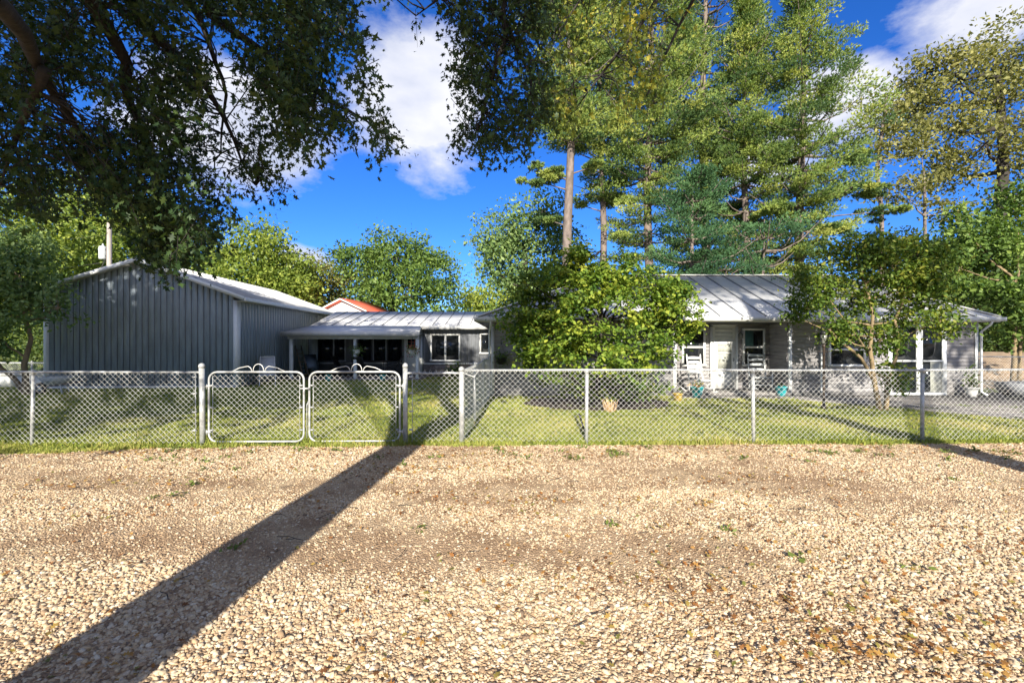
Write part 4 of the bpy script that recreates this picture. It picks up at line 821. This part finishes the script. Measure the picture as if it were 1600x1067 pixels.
tree('broadleaf_tree', 'spreading round green tree behind the red roof with visible forked trunk', 'tree', (-9.5, 37, 0), [B(620, 402, 60, 42, 37), B(573, 425, 36, 44, 37), B(672, 430, 50, 42, 37, 1), B(640, 455, 70, 32, 37, -1), B(585, 465, 40, 30, 37), B(540, 415, 16, 30, 37)], 560, 46, .28, .52, 'mleaf', tr=.42, group=bt, thr=-.12)
tree('broadleaf_tree', 'low yellow green tree on the skyline between the round tree and the tall pines', 'tree', (-2, 46, 0), [B(745, 475, 40, 22, 46), B(795, 462, 40, 28, 46), B(830, 470, 40, 35, 46)], 240, 40, .34, .7, 'yleaf', group=bt)
tree('broadleaf_tree', 'feathery blue green tree left of the tall bare pine trunk', 'tree', (1, 31, 0), [B(800, 352, 42, 36, 31), B(850, 325, 36, 28, 31), B(775, 375, 34, 36, 31), B(815, 410, 58, 44, 31), B(865, 390, 40, 60, 31, 1), B(780, 430, 32, 30, 31), B(850, 450, 50, 40, 31)], 640, 40, .24, .45, 'bleaf', tr=.35, group=bt, thr=-.1, flat=.5)
tree('broadleaf_tree', 'huge olive brown tree rising at the top right of the sky', 'tree', (29, 27, 0), [B(1500, 130, 82, 62, 27), B(1575, 85, 62, 62, 27, 1), B(1450, 195, 55, 55, 27), B(1540, 225, 75, 55, 27, -1), B(1450, 110, 30, 35, 27), B(1620, 190, 60, 90, 27), B(1430, 150, 30, 50, 27), B(1480, 270, 50, 32, 27, 1), B(1600, 300, 50, 50, 27)], 820, 44, .22, .42, 'oliveleaf', tr=.4, group=bt, thr=-.08, flat=.5,
     trunk=[(29, 27, 0), (X(1562, 27), 27, Z(330, 27)), (X(1568, 27), 27, Z(240, 27)), (X(1560, 27), 27, Z(120, 27))])
tree('slender_tree', 'slender sparse tree with thin bare trunk just right of the last tall pine', 'tree', (X(1374, 25), 25, 0), [B(1385, 165, 34, 45, 25), B(1410, 215, 40, 30, 25), B(1370, 245, 26, 30, 25), B(1395, 290, 40, 14, 25), B(1350, 300, 35, 12, 25)], 190, 34, .20, .36, 'oliveleaf', 'pinebark', tr=.14, group=bt, thr=-.05, trunk=[(X(1380, 25), 25, 0), (X(1378, 25), 25, Z(330, 25)), (X(1370, 25), 25, Z(270, 25)), (X(1385, 25), 25, Z(150, 25))], flat=.5)
tree('slender_tree', 'slender sparse tree with pale trunk in the sky gap before the huge olive tree', 'tree', (X(1445, 26), 26, 0), [B(1450, 280, 35, 22, 26), B(1420, 310, 40, 12, 26), B(1470, 330, 30, 18, 26), B(1440, 240, 26, 22, 26)], 120, 34, .20, .36, 'oliveleaf', 'pinebark', tr=.15, group=bt, thr=-.05, flat=.4)
tree('broadleaf_tree', 'bright green leafy tree at the right edge with twin tan trunks behind the cart', 'tree', (X(1588, 16), 16, 0), [B(1535, 385, 50, 50, 16.5), B(1590, 345, 50, 62, 16.5, .5), B(1590, 440, 60, 60, 16.5, -.5), B(1500, 420, 30, 45, 16.5), B(1600, 510, 42, 40, 16), B(1560, 470, 36, 36, 16), B(1500, 350, 22, 25, 16.5)], 420, 46, .15, .25, 'mleaf', 'tanbark', tr=.10, shape='oval', thr=-.12,
     trunk=[(X(1583, 16), 16, 0), (X(1585, 16), 16, Z(540, 16)), (X(1590, 16), 16, Z(440, 16))], limbs=[([(X(1594, 16), 16, 0), (X(1593, 16), 16, Z(540, 16)), (X(1600, 16), 16, Z(440, 16))], .07, .04)])
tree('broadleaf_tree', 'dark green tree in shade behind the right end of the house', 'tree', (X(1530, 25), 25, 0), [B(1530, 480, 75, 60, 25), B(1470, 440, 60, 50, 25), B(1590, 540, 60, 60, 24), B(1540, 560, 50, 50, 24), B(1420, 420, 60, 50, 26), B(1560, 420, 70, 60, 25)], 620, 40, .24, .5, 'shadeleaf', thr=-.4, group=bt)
tree('broadleaf_tree', 'small dark tree with leaning stems in front of the left corner of the shed', 'tree', (X(40, 14.6), 14.6, 0), [B(30, 430, 60, 50, 14.6), B(-20, 470, 60, 60, 14.6), B(50, 490, 48, 45, 14.6), B(92, 480, 24, 34, 14.2), B(10, 385, 55, 36, 15), B(0, 530, 50, 26, 14.6)], 460, 40, .12, .22, 'bleaf', 'tanbark', tr=.10, shape='oval', thr=-.12,
     trunk=[(X(42, 14.6), 14.6, 0), (X(38, 14.6), 14.6, Z(570, 14.6)), (X(48, 14.6), 14.6, Z(530, 14.6)), (X(30, 14.6), 14.6, Z(440, 14.6))], limbs=[([(X(40, 14.6), 14.6, .05), (X(20, 14.6), 14.6, Z(590, 14.6)), (X(-5, 14.6), 14.6, Z(568, 14.6)), (X(-40, 14.6), 14.6, Z(500, 14.6))], .085, .04)])
# far wood closing the horizon
c = np.c_[R.uniform(-95, 110, 2600), R.uniform(50, 64, 2600), R.uniform(0, 8.2, 2600)]
c[:, 2] *= .75 + .35 * pnoise(c[:, 0], c[:, 1] * 0, .12, 3)
C = np.repeat(c, 26, 0) + R.normal(0, .75, (2600 * 26, 3))
tag(leafmesh('far_wood', C, .6, M['mleaf'], 'quad', None, .5, (0, -.3, 0)), kind='stuff')
c = np.c_[R.uniform(-34, -17.5, 340), R.uniform(20, 23, 340), R.uniform(0, 2.6, 340)]
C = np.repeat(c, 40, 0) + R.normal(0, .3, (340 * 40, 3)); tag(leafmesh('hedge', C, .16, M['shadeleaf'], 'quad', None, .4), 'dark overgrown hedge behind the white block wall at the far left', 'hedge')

# pines
def pine(label, base, H_, zb, rmax, lm='pine', tr=.3, spacing=.62, dens=1.0, extra=None, power=2.2, group='tall white pines behind the house', nb=5, shift=None, cut=-.13):
    t = thing('pine_tree', label, 'tree', base, 0, group); m = MB(); bx, by_, bz = base
    cx = lambda z: bx + .12 * math.sin(z * .4 + bx); tp = [(cx(z), by_, z) for z in np.linspace(0, H_, 14)]; m.tube(tp, [tr * (1 - .88 * (i / 13) ** 1.2) for i in range(14)], 10)
    pads = []; z = zb
    lv = []
    while z < H_ - .3: lv.append(z); z += spacing * R.uniform(.7, 1.3)
    ang = 0
    for z in lv:
        f = (z - zb) / (H_ - zb); env = rmax * min(1, .55 + f * 1.6) * (1 - f ** power) ** .8 + .25
        for k in range(nb):
            ang += 2.4 + R.uniform(-.35, .35); l = env * R.uniform(.42, 1.1); rise = (.12 + .75 * f) * l
            d = np.array([math.cos(ang), math.sin(ang), 0]); o = np.array([cx(z), by_, z])
            pt = lambda s: o + d * l * s + np.array([0, 0, rise * s ** 1.6 - .12 * l * math.sin(s * 3)])
            m.tube([tuple(pt(s)) for s in (0, .3, .6, .95)], [.055 * l / 2 + .01, .04, .025, .008], 5, False)
            n = max(2, int(l / .5))
            for i in range(n):
                s = .32 + .68 * (i + R.random() * .6) / n; side = np.array([-d[1], d[0], 0]) * R.uniform(-1, 1) * .42 * l * s * .6
                if noise.noise(Vector(pt(s) + side) * .45 + Vector((bx * 3, 0, 0))) < cut: continue
                pads.append((*(pt(s) + side + [0, 0, .06]), *(d * .5), .38 + .30 * R.random()))
    for b in extra or []:
        d = np.array([b[0] - bx, b[1] - by_, 0]); m.tube([(cx(b[2] - .3), by_, b[2] - .4), (b[0], b[1], b[2])], [.05, .015], 5, False)
        for k in range(int(b[6])): pads.append((b[0] + R.normal() * b[3] * .5, b[1] + R.normal() * b[3] * .5, b[2] + R.normal() * b[5] * .4, 0, 0, 0, .26))
    m.build('trunk', M['pinebark'], t, True)
    p = np.array(pads); nt_ = int(105 * dens); c = np.repeat(p[:, :3], nt_, 0); hd = np.repeat(p[:, 3:6], nt_, 0); r = np.repeat(p[:, 6], nt_)[:, None]
    g = R.normal(size=c.shape); g /= np.linalg.norm(g, axis=1, keepdims=True); c = c + g * r * np.array([1.3, 1.3, .40]) * R.random((len(c), 1)) ** .45
    ax = g * .7 + hd + np.array([0, 0, .55]); ax /= np.linalg.norm(ax, axis=1, keepdims=True); K = 4
    c = np.repeat(c, K, 0); ax = np.repeat(ax, K, 0) + R.normal(0, .42, (len(c), 3)); ax /= np.linalg.norm(ax, axis=1, keepdims=True)
    w = np.cross(ax, R.normal(size=ax.shape)); w /= np.linalg.norm(w, axis=1, keepdims=True); L_ = R.uniform(.09, .16, (len(c), 1))
    V = np.stack([c - w * .024, c + w * .024, c + ax * L_], 1); tint = np.repeat(np.clip(np.repeat(R.normal(.36, .3, len(p)), nt_) + R.normal(0, .12, len(p) * nt_), 0, 1), K * 3)
    npmesh('crown', V.reshape(-1, 3), [3] * len(c), np.arange(3 * len(c)), M[lm], t, False, {'tint': tint}); return t
def E(px, py, r, d, n): return (X(px, d), d, Z(py, d), r, r, r * .4, n)
pine('tall pine whose bare sunlit trunk stands left of all the other pines', (X(889, 22), 22, 0), 24, 11.4, 2.6, tr=.27, extra=[E(855, 270, .8, 22, 14), E(845, 285, .7, 22, 8), E(930, 260, .6, 22, 6), E(860, 345, .5, 22.5, 5)], dens=1.2)
pine('pine with short bare trunk just right of the leftmost bare pine trunk', (X(940, 25), 25, 0), 26, 9.6, 2.9, tr=.22, extra=[E(905, 320, .5, 25, 4), E(960, 310, .9, 25, 10)])
pine('broad pine left of the middle of the pine stand above the shrub', (X(1015, 24), 24, 0), 26, 6.2, 3.6, tr=.27)
pine('tallest dense pine in the middle of the pine stand', (X(1100, 27), 27, 0), 30, 5.2, 3.6, tr=.3, dens=1.1)
pine('pine of the middle stand leaning its boughs over the house ridge', (X(1165, 24), 24, 0), 20, 5.0, 2.6, tr=.24, cut=-.2)
pine('large separate pine on the right with open trunk and tapering top', (X(1252, 23), 23, 0), 19.8, 5.4, 3.9, tr=.27, extra=[E(1350, 300, .9, 23, 14), E(1390, 330, .8, 23, 10), E(1300, 360, 1.0, 22.5, 12), E(1325, 250, 1.0, 23, 10), E(1205, 330, 1.0, 22.5, 10)], power=1.6, cut=-.34)
pine('low blue green pine in shade behind the house ridge', (X(1085, 21), 21, 0), 9.6, 3.2, 3.2, 'bluepine', tr=.16, spacing=.8, dens=1.1, nb=5, power=2.2, group='young pines behind the house ridge')
pine('small blue green pine right behind the roof ridge in front of the large right pine', (X(1190, 20.5), 20.5, 0), 7.2, 2.8, 3.0, 'bluepine', tr=.12, spacing=.75, dens=1.1, nb=5, power=2.4, group='young pines behind the house ridge')

pine('lowest blue green pine just showing above the middle of the roof ridge', (X(1135, 22), 22, 0), 6.4, 2.2, 2.6, 'bluepine', tr=.12, spacing=.5, dens=.9, nb=5, power=2.4, group='young pines behind the house ridge')
# shrub and small tree in the front yard
d = 11.7
t = tree('shrub', 'big rounded yellow green shrub standing before the house front', 'shrub', (X(935, d), d, 0),
     [B(930 + 118 * math.cos(a_) * q_ * .93, 492 - 90 * math.sin(a_) * q_ * .95, 26 + 8 * (i_ % 3), 18 + 7 * (i_ % 2), d, .5 * math.sin(i_ * 2.1)) for i_, (a_, q_) in enumerate([(.1, 1.3), (.35, 1.12), (.6, .9), (.9, 1.0), (1.2, .95), (1.5, 1.18), (1.75, 1.0), (2.0, 1.05), (2.3, .85), (2.6, 1.02), (2.9, 1.0), (3.1, 1.12), (3.5, 1.0), (-.25, 1.15)])] +
     [B(945, 434, 42, 34, d), B(890, 462, 52, 40, d), B(1005, 470, 70, 42, d, -.1), B(935, 500, 85, 46, d, -.8), B(845, 525, 46, 40, d), B(1050, 508, 46, 34, d), B(865, 548, 58, 42, d, -.7), B(990, 552, 66, 38, d, -.8), B(850, 480, 44, 40, d), B(940, 465, 60, 44, d, -.4), B(930, 560, 50, 34, d, -1.5), B(915, 398, 22, 16, d), B(1030, 440, 30, 16, d), B(1000, 588, 40, 18, d, -1.2), B(885, 585, 30, 14, d, -1.2), B(900, 600, 55, 22, d, .9), B(980, 600, 60, 22, d, .9), B(940, 600, 50, 22, d, .2)],
     1150, 36, .10, .13, 'bush', 'bark', tr=.09, shape='oval', thr=-.24, ns=1.0, up=1.1, flat=.4, shell=.6, trunk=[(X(935, d), d, 0), (X(935, d), d, .8), (X(940, d), d, 2.2)],
     limbs=[([(X(920, d), d, 0), (X(890, d), d, 1.0), (X(870, d), d, 2.0)], .05, .02), ([(X(950, d), d, 0), (X(990, d), d, 1.0), (X(1010, d), d, 2.0)], .05, .02)])
d = 11.3
tree('small_tree', 'small multi stemmed tree with sparse leaves before the right windows of the house', 'tree', (X(1376, d), d, 0),
     [B(1340, 400, 66, 30, d), B(1285, 440, 50, 32, d, .2), B(1400, 415, 56, 40, d, -.2), B(1450, 430, 40, 46, d), B(1262, 478, 32, 24, d), B(1330, 470, 45, 26, d, .3), B(1425, 485, 46, 34, d), B(1470, 500, 24, 34, d), B(1375, 530, 36, 26, d), B(1310, 520, 30, 22, d), B(1395, 590, 24, 24, d), B(1236, 492, 14, 12, d), B(1375, 375, 50, 18, d), B(1440, 395, 36, 24, d)],
     900, 28, .085, .15, 'treeleaf', 'tanbark', tr=.065, shape='oval', thr=-.2, ns=1.5, up=.5, flat=.6, shell=.25, trunk=[(X(1374, d), d, 0), (X(1366, d), d, Z(600, d)), (X(1354, d), d - .1, Z(545, d)), (X(1364, d), d, Z(490, d)), (X(1345, d), d, Z(420, d))],
     limbs=[([(X(1384, d), d, 0), (X(1388, d), d, Z(590, d)), (X(1404, d), d, Z(545, d)), (X(1400, d), d, Z(500, d)), (X(1425, d), d, Z(425, d))], .06, .025), ([(X(1368, d), d, Z(600, d)), (X(1345, d), d, Z(560, d)), (X(1305, d), d - .1, Z(530, d)), (X(1288, d), d - .1, Z(512, d))], .045, .03), ([(X(1362, d), d, Z(560, d)), (X(1290, d), d, Z(460, d))], .03, .01)])
# low plants at the wing wall and small weeds at the post
C = np.c_[R.normal(X(712, 21.5), .22, 200), R.normal(21.6, .15, 200), np.abs(R.normal(.3, .2, 200))]; tag(leafmesh('low_shrub', C, .12, M['mleaf'], 'oval', None, .6), 'low green shrub at the stone base of the wing under the double window', 'shrub')

# ---- oaks: the near one hangs over the view, its trunk stands behind the camera and throws the long shadow
def inpoly(x, y, P_):
    c = False; j = len(P_) - 1
    for i in range(len(P_)):
        if (P_[i][1] > y) != (P_[j][1] > y) and x < (P_[j][0] - P_[i][0]) * (y - P_[i][1]) / (P_[j][1] - P_[i][1]) + P_[i][0]: c = not c
        j = i
    return c
def region(P_, n, d0, d1, thr, ns=.75, seed=0):
    x0, x1 = min(p[0] for p in P_), max(p[0] for p in P_); y0, y1 = min(p[1] for p in P_), max(p[1] for p in P_); out = []
    while len(out) < n:
        x, y, d = R.uniform(x0, x1), R.uniform(y0, y1), R.uniform(d0, d1)
        if not inpoly(x, y, P_): continue
        q = Vector((X(x, d), d, Z(y, d)))
        a = Vector((q.x / q.y * 9 * ns + seed, q.y * .25, q.z / q.y * 9 * ns))
        if noise.noise(a) + .55 * noise.noise(a * 2.6) < thr: continue
        out.append(q)
    return out
LP = [(-60, -60), (548, -60), (540, 15), (570, 80), (582, 125), (606, 150), (602, 190), (612, 220), (596, 232), (560, 232), (520, 208), (475, 226), (430, 240), (436, 275), (448, 300), (432, 316), (395, 312), (345, 330), (328, 375), (312, 402), (270, 408), (238, 396), (218, 368), (185, 335), (150, 325), (120, 336), (60, 328), (0, 325), (-60, 330)]
RP = [(585, -60), (592, 0), (640, 20), (655, 62), (700, 75), (716, 115), (712, 165), (716, 225), (760, 236), (825, 238), (850, 190), (870, -60)]
OP = [(845, -60), (845, 180), (900, 205), (945, 195), (1000, 200), (1035, 140), (1060, 60), (1165, -60)]
def oak(label, trunk, tr, limbs, regions, behind, lm):
    t = thing('oak_tree', label, 'tree', trunk[0], 0, 'old oaks over the drive'); m = MB()
    m.tube([tuple(Vector(p)) for p in trunk], [tr * 1.35, tr * 1.05] + [tr * (1 - .10 * i) for i in range(len(trunk) - 2)], 16)
    ends = []
    for l, a, b in limbs: ends += limb(m, l, a, b, 8, a * .35)
    ea = np.array([tuple(e) for e in ends]); ea = ea[ea[:, 1] > 5.9]
    for nm, tw, per, size, sp, mm in regions:
        T = []; 
        for q in tw:
            dd = np.linalg.norm(ea - np.array(q), axis=1); j = int(np.argmin(dd))
            dd = dd + R.uniform(0, 1.3, len(dd)); j = int(np.argmin(dd))
            mq = (Vector(ea[j]) + q) / 2; mx_, my_ = 800 + mq.x / mq.y * F, 533.5 - (mq.z - 1.7) / mq.y * F
            if dd[j] < 2.2 and R.random() < .42 and any(inpoly(mx_, my_, pp) for pp in (LP, RP, OP)):
                e = Vector(ea[j]); limb(m, [e, e.lerp(q, .5) + Vector((0, 0, .12 * dd[j])), q + Vector((0, 0, -.05))], .010 + .004 * dd[j], .004, 4, .04)
        c = np.array([tuple(q) for q in tw]); dr_ = R.normal(0, .6, (len(c), 3)) + np.array([.25, .15, -.75]); dr_ /= np.linalg.norm(dr_, axis=1, keepdims=True)
        for q, dv in zip(c, dr_): m.tube([tuple(q - dv * .28), tuple(q + [0, 0, .02]), tuple(q + dv * .3)], [.006, .004, .002], 3, False)
        C = np.repeat(c, per, 0) + np.repeat(dr_, per, 0) * R.uniform(-.32, .34, (len(c) * per, 1)) + R.normal(0, 1, (len(c) * per, 3)) * np.array([sp, sp, sp])
        tint = np.clip(np.repeat(R.normal(.42, .25, len(c)), per) + R.normal(0, .15, len(C)), 0, 1)
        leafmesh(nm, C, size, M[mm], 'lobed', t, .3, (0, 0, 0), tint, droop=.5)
    for blobs, n, per, size, cr in behind:
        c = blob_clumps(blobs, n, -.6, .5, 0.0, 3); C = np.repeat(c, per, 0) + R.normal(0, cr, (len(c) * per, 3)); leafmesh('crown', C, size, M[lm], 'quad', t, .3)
        for b in blobs:
            e = Vector(b[:3]); s = min([Vector(p) for p in trunk[3:]], key=lambda p: (p - e).length); limb(m, [s, s.lerp(e, .5) + Vector((0, 0, -.3)), e], .14, .05, 6, .1)
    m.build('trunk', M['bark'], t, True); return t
pw = lambda px, py, d: (X(px, d), d, Z(py, d))
oak('old oak rooted left behind the viewer, its dark leafy limbs hanging over the top left', [(-2.42, -1.5, 0), (-2.42, -1.5, .35), (-2.40, -1.5, 2.4), (-2.30, -1.55, 4.0), (-1.95, -1.6, 5.2), (-1.5, -1.7, 7.0), (-1.5, -1.9, 9.5), (-1.8, -2, 12)], .34,
    [([(-2.4, -1.4, 3.9), (-3.5, 1, 4.7), pw(-5, 10, 4.6), pw(70, 110, 6.2), pw(98, 165, 6.8), pw(150, 260, 7.6), pw(190, 330, 8.2)], .15, .015),
     ([(-2.0, -1.5, 5.4), (-3.4, 1.5, 6.2), pw(140, -30, 6), pw(190, 100, 6.8), pw(225, 200, 7.4), pw(250, 340, 8), pw(270, 400, 8.3)], .17, .015),
     ([(-1.8, -1.5, 6), (-2.9, 2, 7.3), pw(210, 20, 7), pw(300, 110, 7.6), pw(350, 190, 8), pw(400, 290, 8.4)], .15, .012),
     ([(-1.6, -1.5, 6.4), (-2.6, 3, 8), pw(330, 20, 7.6), pw(430, 100, 8), pw(520, 160, 8.3), pw(590, 200, 8.6)], .13, .012),
     ([(-1.6, -1.5, 6.4), (-2.6, 3, 8), pw(290, -10, 7.6), pw(330, 70, 8), pw(355, 150, 8.3), pw(345, 240, 8.6)], .10, .012),
     ([pw(330, 20, 7.6), pw(450, 30, 8), pw(540, 60, 8.2)], .06, .012),
     ([pw(70, 110, 5.8), pw(30, 200, 6.4), pw(0, 290, 6.8)], .07, .012),
     ([(-1.5, -1.7, 7.0), (-1.0, 2.5, 8.4), pw(790, -60, 6.8), pw(786, 60, 6.9), pw(760, 150, 7.1), pw(740, 215, 7.2)], .09, .01),
     ([pw(790, -60, 6.8), pw(690, -5, 7), pw(650, 25, 7.2)], .03, .008),
     ([pw(786, 30, 6.9), pw(830, 120, 7.2), pw(830, 210, 7.3)], .035, .008)],
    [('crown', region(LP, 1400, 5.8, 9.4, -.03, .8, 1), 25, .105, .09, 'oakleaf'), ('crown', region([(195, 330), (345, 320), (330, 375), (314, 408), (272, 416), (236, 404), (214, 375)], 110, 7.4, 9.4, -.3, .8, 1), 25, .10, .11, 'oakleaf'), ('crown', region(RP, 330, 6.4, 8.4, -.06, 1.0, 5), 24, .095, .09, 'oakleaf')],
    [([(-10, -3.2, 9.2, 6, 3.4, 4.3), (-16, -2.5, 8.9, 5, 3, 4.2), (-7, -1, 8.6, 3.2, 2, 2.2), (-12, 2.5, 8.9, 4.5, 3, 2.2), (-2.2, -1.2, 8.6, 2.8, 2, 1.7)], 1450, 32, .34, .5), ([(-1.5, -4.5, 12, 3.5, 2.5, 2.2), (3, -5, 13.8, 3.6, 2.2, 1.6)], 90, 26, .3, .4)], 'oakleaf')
oak('second oak rooted right behind the viewer, its olive leaves hanging over the top centre', [(6.55, -2, 0), (6.55, -2, .35), (6.5, -2, 2.4), (6.4, -2, 4.2), (6.0, -2, 6.2), (6.2, -2.2, 8.5), (6.8, -2.4, 11)], .30,
    [([(6.3, -2, 5), (4.6, 1, 6.9), pw(1150, -120, 8), pw(1040, -20, 8.6), pw(960, 90, 9), pw(900, 170, 9.2)], .13, .01),
     ([pw(1150, -120, 8), pw(1060, 40, 9), pw(1010, 150, 9.3)], .05, .01), ([pw(1150, -120, 8), pw(930, -40, 8.4), pw(870, 60, 8.8)], .05, .01),
     ([(6.2, -2, 5.6), (5.2, -.5, 6.0), (3.8, .5, 6.6)], .12, .05)],
    [('crown', region(OP, 170, 7.6, 10.2, .0, .9, 2), 22, .105, .11, 'olive')],
    [([(9.5, -3.4, 10.8, 4.2, 2.6, 2.4), (14, -3, 9.6, 3.5, 2.6, 2.2), (7, -4, 13.5, 4, 2.5, 1.6)], 120, 26, .30, .38), ([(4.5, -3, 6.7, 2.6, 1.6, .8), (8.5, -3, 6.9, 2.2, 1.6, .8)], 34, 26, .24, .28)], 'olive')
